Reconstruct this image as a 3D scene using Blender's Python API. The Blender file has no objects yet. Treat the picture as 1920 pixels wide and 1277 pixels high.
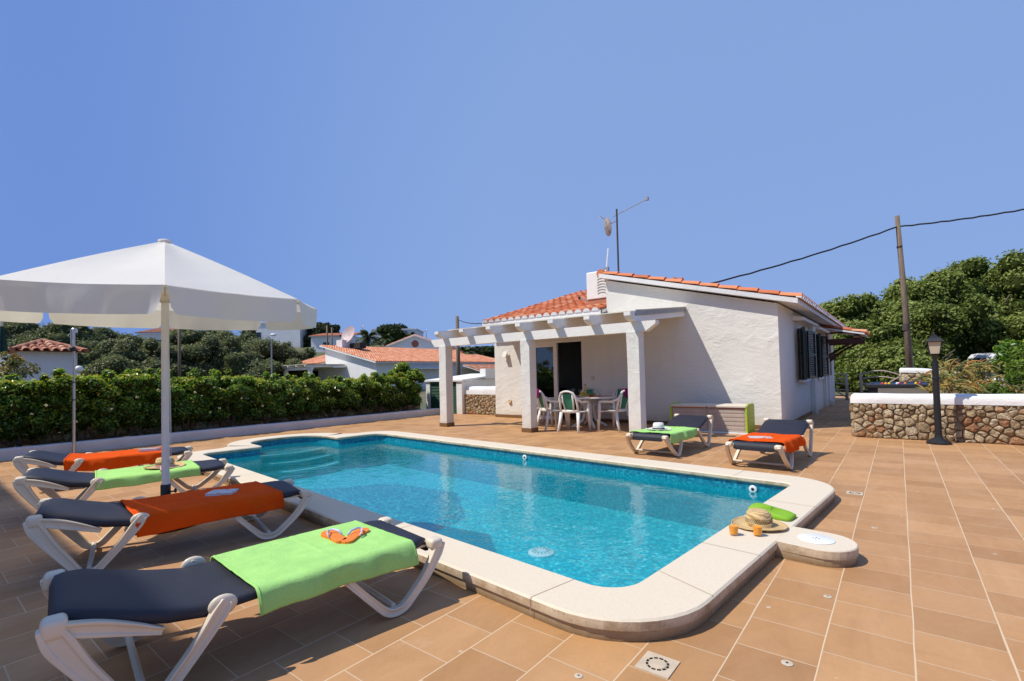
import bpy, bmesh, math, random
import numpy as np
from mathutils import Vector, Matrix, noise
from mathutils.geometry import tessellate_polygon
sin, cos, pi, R = math.sin, math.cos, math.pi, math.radians
random.seed(7)
rng = np.random.default_rng(11)
scene = bpy.context.scene
col = scene.collection

# ------------------------------------------------------------------ objects
def tag(o, label=None, cat=None, group=None, kind=None):
    if label: o['label'] = label
    if cat: o['category'] = cat
    if group: o['group'] = group
    if kind: o['kind'] = kind
    return o

def thing(name, label, cat, loc=(0, 0, 0), rz=0.0, group=None):
    o = bpy.data.objects.new(name, None)
    o.empty_display_size = 0.2
    col.objects.link(o)
    o.location = loc
    o.rotation_euler = (0, 0, rz)
    return tag(o, label, cat, group)

def children(o):
    return [c for c in bpy.data.objects if c.parent == o]

def copy_tree(o, parent=None):
    c = o.copy()
    col.objects.link(c)
    c.parent = parent
    for ch in children(o):
        copy_tree(ch, c)
    return c

class MB:
    """collects geometry, then links it as ONE mesh object"""
    def __init__(s):
        s.v = []; s.f = []; s.t = []; s.m = []
    def add(s, vs, fs, tint=None, mi=0):
        b = len(s.v)
        s.v += [tuple(p) for p in vs]
        for f in fs:
            s.f.append(tuple(i + b for i in f))
            s.t.append(0.5 if tint is None else tint)
            s.m.append(mi)
        return s
    def box(s, x0, x1, y0, y1, z0, z1, tint=None, mi=0, M=None):
        p = [(x0,y0,z0),(x1,y0,z0),(x1,y1,z0),(x0,y1,z0),(x0,y0,z1),(x1,y0,z1),(x1,y1,z1),(x0,y1,z1)]
        if M is not None: p = [tuple(M @ Vector(q)) for q in p]
        return s.add(p, [(0,3,2,1),(4,5,6,7),(0,1,5,4),(1,2,6,5),(2,3,7,6),(3,0,4,7)], tint, mi)
    def prism(s, pts, axis, a, b, tint=None, mi=0):
        """extrude a 2-D polygon; axis 'x': pts are (y,z); 'y': (x,z); 'z': (x,y)"""
        def put(p, w):
            return {'x': (w, p[0], p[1]), 'y': (p[0], w, p[1]), 'z': (p[0], p[1], w)}[axis]
        n = len(pts)
        vs = [put(p, a) for p in pts] + [put(p, b) for p in pts]
        tri = tessellate_polygon([[Vector((p[0], p[1], 0)) for p in pts]])
        fs = [(i, (i+1) % n, n + (i+1) % n, n + i) for i in range(n)]
        fs += [tuple(t) for t in tri] + [tuple(n + i for i in reversed(t)) for t in tri]
        return s.add(vs, fs, tint, mi)
    def tube(s, pts, r, n=8, tint=None, mi=0, caps=True, flat=1.0):
        pts = [Vector(p) for p in pts]
        rs = r if isinstance(r, (list, tuple)) else [r] * len(pts)
        rings = []
        up = None
        for i, p in enumerate(pts):
            d = (pts[min(i+1, len(pts)-1)] - pts[max(i-1, 0)])
            if d.length < 1e-9: d = Vector((0, 0, 1))
            d.normalize()
            if up is None:
                a = Vector((0, 0, 1)) if abs(d.z) < 0.9 else Vector((1, 0, 0))
            else: a = up
            x = a - d * a.dot(d); x.normalize(); up = x
            y = d.cross(x)
            rings.append([p + x*cos(2*pi*k/n)*rs[i] + y*sin(2*pi*k/n)*rs[i]*flat for k in range(n)])
        vs = [q for rg in rings for q in rg]
        fs = []
        for i in range(len(pts)-1):
            for k in range(n):
                a = i*n+k; b = i*n+(k+1) % n
                fs.append((a, b, b+n, a+n))
        if caps:
            fs.append(tuple(reversed(range(n)))); fs.append(tuple((len(pts)-1)*n+k for k in range(n)))
        return s.add(vs, fs, tint, mi)
    def lathe(s, prof, n=24, c=(0, 0, 0), tint=None, mi=0, sx=1.0, sy=1.0, rot=0.0):
        vs = []; fs = []
        for r, z in prof:
            for k in range(n):
                a = 2*pi*k/n + rot
                vs.append((c[0]+r*cos(a)*sx, c[1]+r*sin(a)*sy, c[2]+z))
        for i in range(len(prof)-1):
            for k in range(n):
                a = i*n+k; b = i*n+(k+1) % n
                fs.append((a, b, b+n, a+n))
        fs.append(tuple(reversed(range(n)))); fs.append(tuple((len(prof)-1)*n+k for k in range(n)))
        return s.add(vs, fs, tint, mi)
    def grid(s, fn, nu, nv, tint=None, mi=0, flip=False):
        vs = [fn(i/nu, j/nv) for j in range(nv+1) for i in range(nu+1)]
        fs = []
        for j in range(nv):
            for i in range(nu):
                a = j*(nu+1)+i
                f = (a, a+1, a+nu+2, a+nu+1)
                fs.append(tuple(reversed(f)) if flip else f)
        return s.add(vs, fs, tint, mi)
    def sphere(s, c, r, n=12, m=8, sc=(1, 1, 1), tint=None, mi=0):
        prof = [(max(1e-4, r*sin(pi*j/m)), -r*cos(pi*j/m)) for j in range(m+1)]
        vs0 = len(s.v)
        s.lathe(prof, n, (0, 0, 0), tint, mi)
        for i in range(vs0, len(s.v)):
            p = s.v[i]; s.v[i] = (c[0]+p[0]*sc[0], c[1]+p[1]*sc[1], c[2]+p[2]*sc[2])
        return s
    def xf(s, M, start=0):
        for i in range(start, len(s.v)):
            s.v[i] = tuple(M @ Vector(s.v[i]))
        return s
    def build(s, name, mats, parent=None, smooth=False, bevel=0, subsurf=0, auto=None, solid=0):
        me = bpy.data.meshes.new(name)
        me.from_pydata(s.v, [], s.f)
        if not isinstance(mats, (list, tuple)): mats = [mats]
        for m in mats: me.materials.append(m)
        if len(mats) > 1: me.polygons.foreach_set('material_index', s.m)
        at = me.attributes.new('tint', 'FLOAT', 'FACE')
        at.data.foreach_set('value', s.t)
        if smooth or auto: me.polygons.foreach_set('use_smooth', [True]*len(me.polygons))
        me.update()
        if auto: me.set_sharp_from_angle(angle=R(auto))
        o = bpy.data.objects.new(name, me)
        col.objects.link(o)
        o.parent = parent
        if solid:
            md = o.modifiers.new('Solidify', 'SOLIDIFY'); md.thickness = solid; md.offset = 0
        if bevel:
            md = o.modifiers.new('Bevel', 'BEVEL'); md.width = bevel; md.segments = 2; md.limit_method = 'ANGLE'; md.angle_limit = R(40)
        if subsurf:
            md = o.modifiers.new('Subsurf', 'SUBSURF'); md.levels = subsurf; md.render_levels = subsurf
        return o

def np_mesh(name, v, f, mats, parent=None, tint=None, mi=None, smooth=False):
    me = bpy.data.meshes.new(name)
    nf, k = f.shape
    me.vertices.add(len(v)); me.vertices.foreach_set('co', v.astype(np.float32).ravel())
    me.loops.add(nf*k); me.loops.foreach_set('vertex_index', f.astype(np.int32).ravel())
    me.polygons.add(nf)
    me.polygons.foreach_set('loop_start', np.arange(0, nf*k, k, dtype=np.int32))
    for m in mats: me.materials.append(m)
    if mi is not None: me.polygons.foreach_set('material_index', mi.astype(np.int32))
    me.update(calc_edges=True)
    if tint is not None:
        at = me.attributes.new('tint', 'FLOAT', 'FACE'); at.data.foreach_set('value', tint.astype(np.float32))
    me.polygons.foreach_set('use_smooth', np.full(nf, smooth))
    me.validate()
    o = bpy.data.objects.new(name, me); col.objects.link(o); o.parent = parent
    return o

# ------------------------------------------------------------------ materials
class NT:
    def __init__(s, name):
        s.m = bpy.data.materials.new(name); s.m.use_nodes = True
        s.t = s.m.node_tree; s.t.nodes.clear()
        s.out = s.n('OutputMaterial')
    def n(s, kind, **kw):
        nd = s.t.nodes.new('ShaderNode' + kind)
        for k, v in kw.items():
            if k.startswith('_'): setattr(nd, k[1:], v)
            else: s.put(nd.inputs[k.replace('__', ' ')], v)
        return nd
    def put(s, sock, v):
        if isinstance(v, bpy.types.NodeSocket): s.t.links.new(v, sock)
        elif isinstance(v, (tuple, list)) and len(v) == 3 and sock.type == 'RGBA': sock.default_value = (*v, 1)
        else: sock.default_value = v
    def obj(s): return s.n('TexCoord').outputs['Object']
    def noise(s, co, scale, detail=4, rough=0.55, dist=0.0):
        nd = s.n('TexNoise', Scale=scale, Detail=detail, Roughness=rough, Distortion=dist); s.put(nd.inputs['Vector'], co)
        return nd.outputs[0]
    def ramp(s, f, stops):
        nd = s.n('ValToRGB', Fac=f); cr = nd.color_ramp
        while len(cr.elements) < len(stops): cr.elements.new(0.5)
        for e, (p, c) in zip(cr.elements, stops):
            e.position = p; e.color = (*c, 1) if isinstance(c, (tuple, list)) else (c, c, c, 1)
        return nd.outputs[0]
    def mix(s, f, a, b, mode='MIX'):
        nd = s.n('Mix', _data_type='RGBA', _blend_type=mode)
        s.put(nd.inputs[0], f); s.put(nd.inputs[6], a); s.put(nd.inputs[7], b)
        return nd.outputs[2]
    def math(s, op, a, b=0.0):
        nd = s.n('Math', _operation=op); s.put(nd.inputs[0], a); s.put(nd.inputs[1], b); return nd.outputs[0]
    def bump(s, h, strength, dist, nrm=None):
        nd = s.n('Bump', Strength=strength, Distance=dist, Height=h)
        if nrm is not None: s.put(nd.inputs['Normal'], nrm)
        return nd.outputs[0]
    def tint(s):
        return s.n('Attribute', _attribute_name='tint', _attribute_type='GEOMETRY').outputs['Fac']
    def done(s, **kw):
        p = s.n('BsdfPrincipled', **kw)
        s.t.links.new(p.outputs[0], s.out.inputs[0]); return s.m

def plain(name, c, rough=0.5, var=0.12, scale=6.0, bump=0.0, bscale=40.0, bdist=0.005, metal=0.0, **kw):
    t = NT(name); co = t.obj()
    n1 = t.noise(co, scale)
    f = t.ramp(n1, [(0.3, 0.0), (0.7, 1.0)])
    c2 = tuple(x*(1-var) for x in c); c1 = tuple(min(1, x*(1+var*0.6)) for x in c)
    b = {}
    if bump: b['Normal'] = t.bump(t.noise(co, bscale, 5), bump, bdist)
    return t.done(Base__Color=t.mix(f, c2, c1), Roughness=rough, Metallic=metal, **b, **kw)

def plaster(name, c=(0.75, 0.735, 0.68), bump=0.45, scale=2.4):
    t = NT(name); co = t.obj()
    big = t.noise(co, 0.7, 3)
    st = t.n('Mapping', Scale=(1.0, 1.0, 0.16)); t.put(st.inputs['Vector'], co)
    streak = t.noise(st.outputs[0], 3.5, 5, 0.6)
    base = t.mix(t.ramp(big, [(0.35, 0.0), (0.7, 1.0)]), tuple(x*0.93 for x in c), c)
    base = t.mix(t.ramp(streak, [(0.5, 0.0), (0.85, 0.35)]), base, (c[0]*0.8, c[1]*0.77, c[2]*0.72))
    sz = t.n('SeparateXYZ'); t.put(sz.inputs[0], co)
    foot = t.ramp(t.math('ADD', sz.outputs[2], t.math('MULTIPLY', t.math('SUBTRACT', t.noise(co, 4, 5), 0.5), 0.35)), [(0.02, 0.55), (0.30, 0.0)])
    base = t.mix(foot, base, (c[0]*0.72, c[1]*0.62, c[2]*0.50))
    m = t.n('Mapping', Scale=(1.0, 1.0, 1.5)); t.put(m.inputs['Vector'], co)
    h1 = t.noise(m.outputs[0], scale, 6, 0.62, 1.4)
    h2 = t.noise(m.outputs[0], scale*3.3, 5, 0.7, 0.3)
    patch = t.ramp(t.noise(co, 1.1, 2), [(0.35, 0.25), (0.65, 1.0)])
    h = t.math('ADD', t.math('MULTIPLY', h1, patch), t.math('MULTIPLY', h2, 0.30))
    return t.done(Base__Color=base, Roughness=0.85, Normal=t.bump(h, bump, 0.06))

def tinted(name, stops, rough=0.75, bump=0.4, bscale=30.0, bdist=0.01, mottle=0.35, mscale=12.0, dark=0.6, **kw):
    t = NT(name); co = t.obj()
    base = t.ramp(t.tint(), stops)
    n1 = t.ramp(t.noise(co, mscale, 6, 0.65), [(0.35, 0.0), (0.7, 1.0)])
    base = t.mix(t.math('MULTIPLY', n1, mottle), base, t.mix(1.0, base, (dark, dark*0.93, dark*0.85), 'MULTIPLY'))
    return t.done(Base__Color=base, Roughness=rough, Normal=t.bump(t.noise(co, bscale, 6, 0.65), bump, bdist), **kw)

def foliage(name, stops, trans=0.25, rough=0.45, spec=0.5):
    t = NT(name)
    base = t.ramp(t.tint(), stops)
    p = t.n('BsdfPrincipled', Base__Color=base, Roughness=rough)
    p.inputs['Specular IOR Level'].default_value = spec
    tr = t.n('BsdfTranslucent', Color=t.mix(1.0, base, (1.0, 1.15, 0.5), 'MULTIPLY'))
    mx = t.n('MixShader', Fac=trans)
    t.t.links.new(p.outputs[0], mx.inputs[1]); t.t.links.new(tr.outputs[0], mx.inputs[2])
    t.t.links.new(mx.outputs[0], t.out.inputs[0])
    return t.m

def terrace_mat():
    t = NT('TerraceTile'); co = t.obj()
    sp = t.n('SeparateXYZ'); t.put(sp.inputs[0], co)
    wob = t.math('MULTIPLY', t.math('SUBTRACT', t.noise(co, 1.3, 2), 0.5), 0.012)
    x = t.math('ADD', t.math('ADD', sp.outputs[1], -0.179), wob); y = t.math('ADD', t.math('ADD', sp.outputs[0], -0.01), wob)
    cb = t.n('CombineXYZ'); t.put(cb.inputs[0], x); t.put(cb.inputs[1], y)
    br = t.n('TexBrick', _offset=0.5, _offset_frequency=2, _squash=1.0)
    t.put(br.inputs['Vector'], cb.outputs[0])
    br.inputs['Scale'].default_value = 1.0
    br.inputs['Brick Width'].default_value = 0.309; br.inputs['Row Height'].default_value = 0.3325
    br.inputs['Mortar Size'].default_value = 0.0030; br.inputs['Mortar Smooth'].default_value = 0.1
    br.inputs['Bias'].default_value = 0.05
    t.put(br.inputs['Color1'], (0.395, 0.208, 0.080)); t.put(br.inputs['Color2'], (0.54, 0.302, 0.130)); t.put(br.inputs['Mortar'], (0.5, 0.36, 0.22))
    # wide grout along the tile columns
    fr = t.math('PINGPONG', y, 0.16625)
    grow = t.ramp(t.noise(co, 0.9, 2), [(0.35, 0.0), (0.65, 1.0)])
    wide = t.math('LESS_THAN', fr, t.math('ADD', 0.0018, t.math('MULTIPLY', grow, 0.0026)))
    # which seams: multiples of .3325 -> pingpong with half period gives 0 at seams and at half; keep the even ones
    hf = t.math('FRACT', t.math('ADD', t.math('DIVIDE', y, 0.3325), 0.5))
    even = t.math('LESS_THAN', t.math('ABSOLUTE', t.math('SUBTRACT', hf, 0.5)), 0.25)
    wide = t.math('MULTIPLY', wide, even)
    stn = t.n('Mapping', Scale=(1.0, 0.35, 1.0)); t.put(stn.inputs['Vector'], co)
    big = t.ramp(t.noise(co, 0.33, 4, 0.6, 0.5), [(0.38, 0.0), (0.66, 1.0)])
    streak = t.ramp(t.noise(stn.outputs[0], 3.0, 7, 0.7, 1.0), [(0.35, 0.0), (0.75, 1.0)])
    fine = t.ramp(t.noise(co, 60, 4, 0.7), [(0.3, 0.0), (0.7, 1.0)])
    c = t.mix(t.math('MULTIPLY', big, 0.45), br.outputs['Color'], t.mix(0.6, br.outputs['Color'], (0.52, 0.32, 0.21)))
    c = t.mix(t.math('MULTIPLY', streak, 0.6), c, t.mix(1.0, c, (0.74, 0.68, 0.62), 'MULTIPLY'))
    mot = t.ramp(t.noise(co, 5.5, 6, 0.7, 0.8), [(0.4, 0.0), (0.68, 1.0)])
    c = t.mix(t.math('MULTIPLY', mot, 0.28), c, t.mix(1.0, c, (1.30, 1.22, 1.12), 'MULTIPLY'))
    c = t.mix(t.math('MULTIPLY', fine, 0.22), c, t.mix(1.0, c, (0.7, 0.7, 0.7), 'MULTIPLY'))
    spots = t.ramp(t.noise(co, 14, 2, 0.3), [(0.775, 0.0), (0.79, 1.0)])
    c = t.mix(t.math('MULTIPLY', spots, 0.5), c, (0.65, 0.55, 0.45))
    dk = t.ramp(t.noise(co, 0.9, 7, 0.72, 1.2), [(0.52, 0.0), (0.72, 1.0)])
    c = t.mix(t.math('MULTIPLY', dk, 0.35), c, t.mix(1.0, c, (0.70, 0.62, 0.54), 'MULTIPLY'))
    # pale scuffs
    sc = t.ramp(t.noise(stn.outputs[0], 1.7, 8, 0.75, 2.0), [(0.62, 0.0), (0.78, 1.0)])
    c = t.mix(t.math('MULTIPLY', sc, 0.4), c, (0.62, 0.46, 0.33))
    # grout fades in and out
    gn = t.ramp(t.noise(co, 2.2, 4, 0.6), [(0.3, 0.6), (0.6, 1.0)])
    fac = t.math('MULTIPLY', br.outputs['Fac'], gn)
    c = t.mix(fac, c, (0.58, 0.42, 0.27))
    c = t.mix(wide, c, (0.64, 0.48, 0.31))
    h = t.math('SUBTRACT', t.math('MULTIPLY', fine, 0.15), t.math('MAXIMUM', br.outputs['Fac'], wide))
    rgh = t.math('ADD', 0.55, t.math('MULTIPLY', streak, 0.25))
    return t.done(Base__Color=c, Roughness=rgh, Normal=t.bump(h, 0.5, 0.003), Specular__IOR__Level=0.3)

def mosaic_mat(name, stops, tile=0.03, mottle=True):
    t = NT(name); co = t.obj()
    # the water's refraction wobble and caustic-like mottling are painted into the mosaic colour
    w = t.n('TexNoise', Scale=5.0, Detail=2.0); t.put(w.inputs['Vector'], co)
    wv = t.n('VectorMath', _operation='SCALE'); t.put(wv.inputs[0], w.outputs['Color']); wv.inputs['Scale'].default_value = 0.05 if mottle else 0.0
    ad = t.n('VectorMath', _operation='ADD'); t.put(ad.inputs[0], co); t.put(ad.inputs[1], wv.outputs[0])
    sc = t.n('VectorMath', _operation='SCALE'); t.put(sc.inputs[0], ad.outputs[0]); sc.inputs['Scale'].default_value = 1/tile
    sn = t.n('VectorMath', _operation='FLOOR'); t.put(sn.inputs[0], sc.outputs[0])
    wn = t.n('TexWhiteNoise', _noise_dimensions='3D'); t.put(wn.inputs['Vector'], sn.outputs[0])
    caustic_mottle = t.noise(co, 8.0, 4, 0.65, 2.5)
    f = t.math('ADD', t.math('MULTIPLY', wn.outputs['Value'], 0.45 if mottle else 0.9), t.math('MULTIPLY', t.ramp(caustic_mottle, [(0.36, 0.0), (0.64, 1.0)]), 0.55 if mottle else 0.1))
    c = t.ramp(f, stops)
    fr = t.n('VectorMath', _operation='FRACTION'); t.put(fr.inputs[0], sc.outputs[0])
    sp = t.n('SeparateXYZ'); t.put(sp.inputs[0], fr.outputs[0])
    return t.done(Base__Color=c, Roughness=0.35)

def water_mat():
    t = NT('PoolWater'); co = t.obj()
    h = t.math('ADD', t.noise(co, 4.5, 3, 0.55, 0.4), t.math('MULTIPLY', t.noise(co, 16.0, 2, 0.5), 0.35))
    nrm = t.bump(h, 0.22, 0.03)
    tr = t.n('BsdfTransparent', Color=(0.80, 0.96, 0.98))
    gl = t.n('BsdfGlossy', Color=(1, 1, 1), Roughness=0.02, Normal=nrm)
    fr = t.n('Fresnel', IOR=1.33, Normal=nrm)
    df = t.n('BsdfDiffuse', Color=(0.008, 0.50, 0.60), Normal=nrm)
    m0 = t.n('MixShader', Fac=0.24); t.t.links.new(tr.outputs[0], m0.inputs[1]); t.t.links.new(df.outputs[0], m0.inputs[2])
    mx = t.n('MixShader', Fac=fr.outputs[0])
    t.t.links.new(m0.outputs[0], mx.inputs[1]); t.t.links.new(gl.outputs[0], mx.inputs[2]); t.t.links.new(mx.outputs[0], t.out.inputs[0])
    return t.m

def glass_mat(name, tintc=(0.92, 0.96, 0.95), ior=1.45, boost=0.0):
    t = NT(name)
    tr = t.n('BsdfTransparent', Color=tintc); gl = t.n('BsdfGlossy', Color=(1, 1, 1), Roughness=0.02)
    lw = t.n('LayerWeight', Blend=0.5).outputs['Facing']
    fr = t.math('ADD', t.math('MULTIPLY', t.math('POWER', lw, 4.0), 0.55), 0.04+boost)
    mx = t.n('MixShader', Fac=fr)
    t.t.links.new(tr.outputs[0], mx.inputs[1]); t.t.links.new(gl.outputs[0], mx.inputs[2]); t.t.links.new(mx.outputs[0], t.out.inputs[0])
    return t.m

def coping_mat():
    t = NT('CopingStone'); co = t.obj()
    geo = t.n('NewGeometry'); sp = t.n('SeparateXYZ'); t.put(sp.inputs[0], geo.outputs['Normal'])
    up = t.math('GREATER_THAN', sp.outputs[2], 0.5)
    vo = t.noise(co, 120, 3, 0.7)
    top = t.mix(t.ramp(vo, [(0.3, 0.0), (0.6, 1.0)]), (0.63, 0.53, 0.385), (0.70, 0.61, 0.465))
    top = t.mix(t.math('MULTIPLY', t.ramp(t.noise(co, 1.4, 5), [(0.45, 0.0), (0.75, 1.0)]), 0.35), top, (0.66, 0.55, 0.41))
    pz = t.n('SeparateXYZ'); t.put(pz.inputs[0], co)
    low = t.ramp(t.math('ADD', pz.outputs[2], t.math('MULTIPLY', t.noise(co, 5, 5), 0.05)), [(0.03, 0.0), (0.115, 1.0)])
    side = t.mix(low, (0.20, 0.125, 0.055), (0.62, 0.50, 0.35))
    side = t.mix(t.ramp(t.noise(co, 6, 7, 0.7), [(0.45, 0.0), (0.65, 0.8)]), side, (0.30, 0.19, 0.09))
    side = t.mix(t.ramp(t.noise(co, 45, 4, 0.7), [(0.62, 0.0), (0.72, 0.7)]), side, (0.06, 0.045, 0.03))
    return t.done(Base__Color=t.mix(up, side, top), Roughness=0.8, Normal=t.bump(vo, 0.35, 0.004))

M = {}
M['terrace'] = terrace_mat()
M['white_wall'] = plaster('WhitePlaster')
M['white_smooth'] = plaster('WhiteLimewash', (0.77, 0.77, 0.76), 0.3, 4.0)
M['kerb'] = plaster('KerbLimewash', (0.7, 0.7, 0.72), 0.25, 4.0)
M['white_beam'] = plaster('WhitePaintedWood', (0.82, 0.80, 0.75), 0.15, 6.0)
M['plastic'] = plain('WarmWhitePlastic', (0.72, 0.615, 0.46), 0.38, 0.10, 4, 0.08, 60, 0.002)
M['chair_plastic'] = plain('ChairPlastic', (0.74, 0.72, 0.68), 0.35, 0.06, 5)
M['green_mesh'] = plain('GreenTextilene', (0.02, 0.22, 0.14), 0.6, 0.2, 30)
def sling_mat():
    t = NT('NavySling'); co = t.obj()
    wv = t.n('TexVoronoi', Scale=260.0); t.put(wv.inputs['Vector'], co)
    big = t.ramp(t.noise(co, 2.5, 3), [(0.3, 0.0), (0.7, 1.0)])
    c = t.mix(big, (0.009, 0.010, 0.019), (0.016, 0.017, 0.030))
    return t.done(Base__Color=c, Roughness=0.55, Normal=t.bump(wv.outputs['Distance'], 0.5, 0.003))
M['sling'] = sling_mat()
def terry(name, c):
    t = NT(name); co = t.obj()
    n1 = t.noise(co, 180, 3, 0.7); n2 = t.ramp(t.noise(co, 7, 5, 0.6), [(0.3, 0.0), (0.7, 1.0)])
    base = t.mix(n2, tuple(x*0.82 for x in c), c)
    base = t.mix(t.ramp(n1, [(0.35, 0.5), (0.6, 0.0)]), base, tuple(x*0.7 for x in c))
    return t.done(Base__Color=base, Roughness=0.95, Normal=t.bump(t.math('ADD', n1, t.math('MULTIPLY', t.noise(co, 14, 3), 1.5)), 0.6, 0.006), Specular__IOR__Level=0.1)
M['towel_green'] = terry('GreenTerry', (0.42, 0.76, 0.23))
M['towel_lime'] = terry('LimeTerry', (0.27, 0.52, 0.05))
M['towel_orange'] = terry('OrangeTerry', (0.80, 0.095, 0.006))
M['towel_purple'] = terry('PurpleTerry', (0.20, 0.005, 0.11))
M['coping'] = coping_mat()
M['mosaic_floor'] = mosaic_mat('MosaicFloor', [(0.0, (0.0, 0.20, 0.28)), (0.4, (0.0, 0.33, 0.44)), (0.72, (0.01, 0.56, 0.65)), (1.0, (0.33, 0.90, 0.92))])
M['mosaic_wall'] = mosaic_mat('MosaicWall', [(0.0, (0.0, 0.12, 0.20)), (0.4, (0.0, 0.19, 0.29)), (0.75, (0.003, 0.25, 0.36)), (1.0, (0.02, 0.36, 0.46))], 0.024, False)
M['water'] = water_mat()
def canvas_mat():
    t = NT('UmbrellaCanvas'); co = t.obj()
    n1 = t.ramp(t.noise(co, 3, 4), [(0.3, 0.0), (0.7, 1.0)])
    c = t.mix(n1, (0.86, 0.83, 0.76), (0.90, 0.87, 0.81))
    nr = t.bump(t.noise(co, 5, 3, 0.5, 0.3), 0.22, 0.02)
    p = t.n('BsdfPrincipled', Base__Color=c, Roughness=0.9, Normal=nr); tr = t.n('BsdfTranslucent', Color=(0.86, 0.80, 0.66), Normal=nr)
    mx = t.n('MixShader', Fac=0.32); t.t.links.new(p.outputs[0], mx.inputs[1]); t.t.links.new(tr.outputs[0], mx.inputs[2]); t.t.links.new(mx.outputs[0], t.out.inputs[0])
    return t.m
M['canvas'] = canvas_mat()
M['roof'] = tinted('RoofTile', [(0.0, (0.50, 0.13, 0.045)), (0.45, (0.66, 0.20, 0.075)), (0.8, (0.74, 0.27, 0.12)), (1.0, (0.70, 0.34, 0.19))], 0.8, 0.3, 25, 0.01, 0.3, 5)
M['roof_pale'] = tinted('SunBleachedTile', [(0.0, (0.58, 0.21, 0.10)), (0.5, (0.74, 0.31, 0.16)), (1.0, (0.80, 0.42, 0.26))], 0.85, 0.3, 15, 0.01, 0.3, 4)
M['roof_old'] = tinted('OldRoofTile', [(0.0, (0.30, 0.11, 0.06)), (0.5, (0.46, 0.19, 0.11)), (1.0, (0.56, 0.30, 0.19))], 0.85, 0.4, 15, 0.01, 0.5, 4)
M['stone'] = tinted('RubbleStone', [(0.0, (0.42, 0.30, 0.17)), (0.35, (0.60, 0.46, 0.28)), (0.6, (0.70, 0.58, 0.40)), (0.8, (0.56, 0.33, 0.17)), (1.0, (0.44, 0.20, 0.09))], 0.9, 1.0, 26, 0.05, 0.9, 13, 0.30)
M['joint'] = plain('CopingJoint', (0.40, 0.31, 0.21), 0.9)
M['mortar'] = plain('StoneMortar', (0.30, 0.205, 0.125), 0.95, 0.4, 12, 0.6, 40, 0.01)
M['plinth'] = plain('PlinthTile', (0.19, 0.095, 0.035), 0.5, 0.2, 8)
M['shutter'] = plain('DarkGreenShutter', (0.008, 0.022, 0.016), 0.35, 0.2, 10)
M['shed_door'] = plain('GreenLouvre', (0.02, 0.10, 0.055), 0.5, 0.2, 10)
M['brown_wood'] = plain('BrownVarnishedWood', (0.085, 0.022, 0.014), 0.55, 0.3, 20, 0.2, 60, 0.003)
def grey_wood(name, c1, c2):
    t = NT(name); co = t.obj()
    mp = t.n('Mapping', Scale=(14, 14, 0.8)); t.put(mp.inputs['Vector'], co)
    n1 = t.noise(mp.outputs[0], 2.2, 8, 0.7)
    return t.done(Base__Color=t.ramp(n1, [(0.3, c1), (0.7, c2)]), Roughness=0.9, Normal=t.bump(n1, 0.7, 0.02))
M['pole_wood'] = grey_wood('WeatheredPole', (0.10, 0.07, 0.045), (0.27, 0.20, 0.14))
M['fence_wood'] = grey_wood('GreyFenceWood', (0.26, 0.21, 0.16), (0.55, 0.47, 0.38))
M['black'] = plain('BlackPaintedMetal', (0.012, 0.013, 0.015), 0.45, 0.2, 15, 0.1, 80, 0.002)
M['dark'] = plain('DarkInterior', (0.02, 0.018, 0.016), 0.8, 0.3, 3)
M['cable'] = plain('CableRubber', (0.012, 0.012, 0.012), 0.7)
M['steel'] = plain('BrushedSteel', (0.55, 0.52, 0.48), 0.3, 0.1, 20, metal=0.9)
M['galv'] = plain('GalvanisedSteel', (0.32, 0.33, 0.34), 0.55, 0.2, 20, metal=0.4)
M['rust'] = plain('RustyAntenna', (0.08, 0.06, 0.05), 0.8, 0.5, 40)
M['lamp_glass'] = plain('LanternGlass', (0.55, 0.50, 0.38), 0.3, 0.1, 5)
M['window_glass'] = glass_mat('WindowGlass', (0.45, 0.55, 0.52), 1.5, 0.06)
M['clear_glass'] = glass_mat('ClearGlass')
M['alu'] = plain('WhiteAluminium', (0.80, 0.78, 0.74), 0.4, 0.05)
M['juice'] = plain('OrangeJuice', (1.0, 0.33, 0.004), 0.4, 0.03, 30)
def straw_mat(name, c1, c2, s=220.0):
    t = NT(name); co = t.obj()
    wv = t.n('TexWave', Scale=s/6, Distortion=1.5, Detail=2.0, _wave_type='RINGS', _rings_direction='Z'); t.put(wv.inputs['Vector'], co)
    ck = t.noise(co, s, 3, 0.7)
    f = t.math('ADD', t.math('MULTIPLY', wv.outputs['Fac'], 0.5), t.math('MULTIPLY', ck, 0.5))
    return t.done(Base__Color=t.ramp(f, [(0.25, c1), (0.65, c2)]), Roughness=0.85, Normal=t.bump(f, 0.8, 0.004))
M['straw'] = straw_mat('Straw', (0.36, 0.22, 0.08), (0.74, 0.54, 0.27))
M['white_straw'] = straw_mat('WhiteStraw', (0.55, 0.54, 0.5), (0.8, 0.8, 0.77))
M['navy_band'] = plain('NavyRibbon', (0.012, 0.016, 0.04), 0.6)
M['scarf'] = plain('PinkScarf', (0.62, 0.40, 0.47), 0.8, 0.5, 60)
M['eva_orange'] = plain('OrangeFoam', (0.90, 0.21, 0.02), 0.6, 0.08, 20)
M['strap'] = plain('PaleBlueStrap', (0.45, 0.55, 0.72), 0.35, 0.1)
M['paper'] = plain('Paper', (0.72, 0.70, 0.65), 0.8)
M['box_beige'] = plain('BeigeResin', (0.44, 0.36, 0.30), 0.55, 0.12, 6, 0.15, 50, 0.002)
M['box_green'] = plain('LimeResin', (0.37, 0.50, 0.035), 0.5, 0.1, 6)
M['red_trim'] = plain('BrickRedTrim', (0.35, 0.10, 0.05), 0.6)
M['pool_cloth'] = plain('BlueCloth', (0.01, 0.04, 0.12), 0.9)
M['grey_panel'] = plain('GreyLaminate', (0.20, 0.18, 0.16), 0.5)
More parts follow.
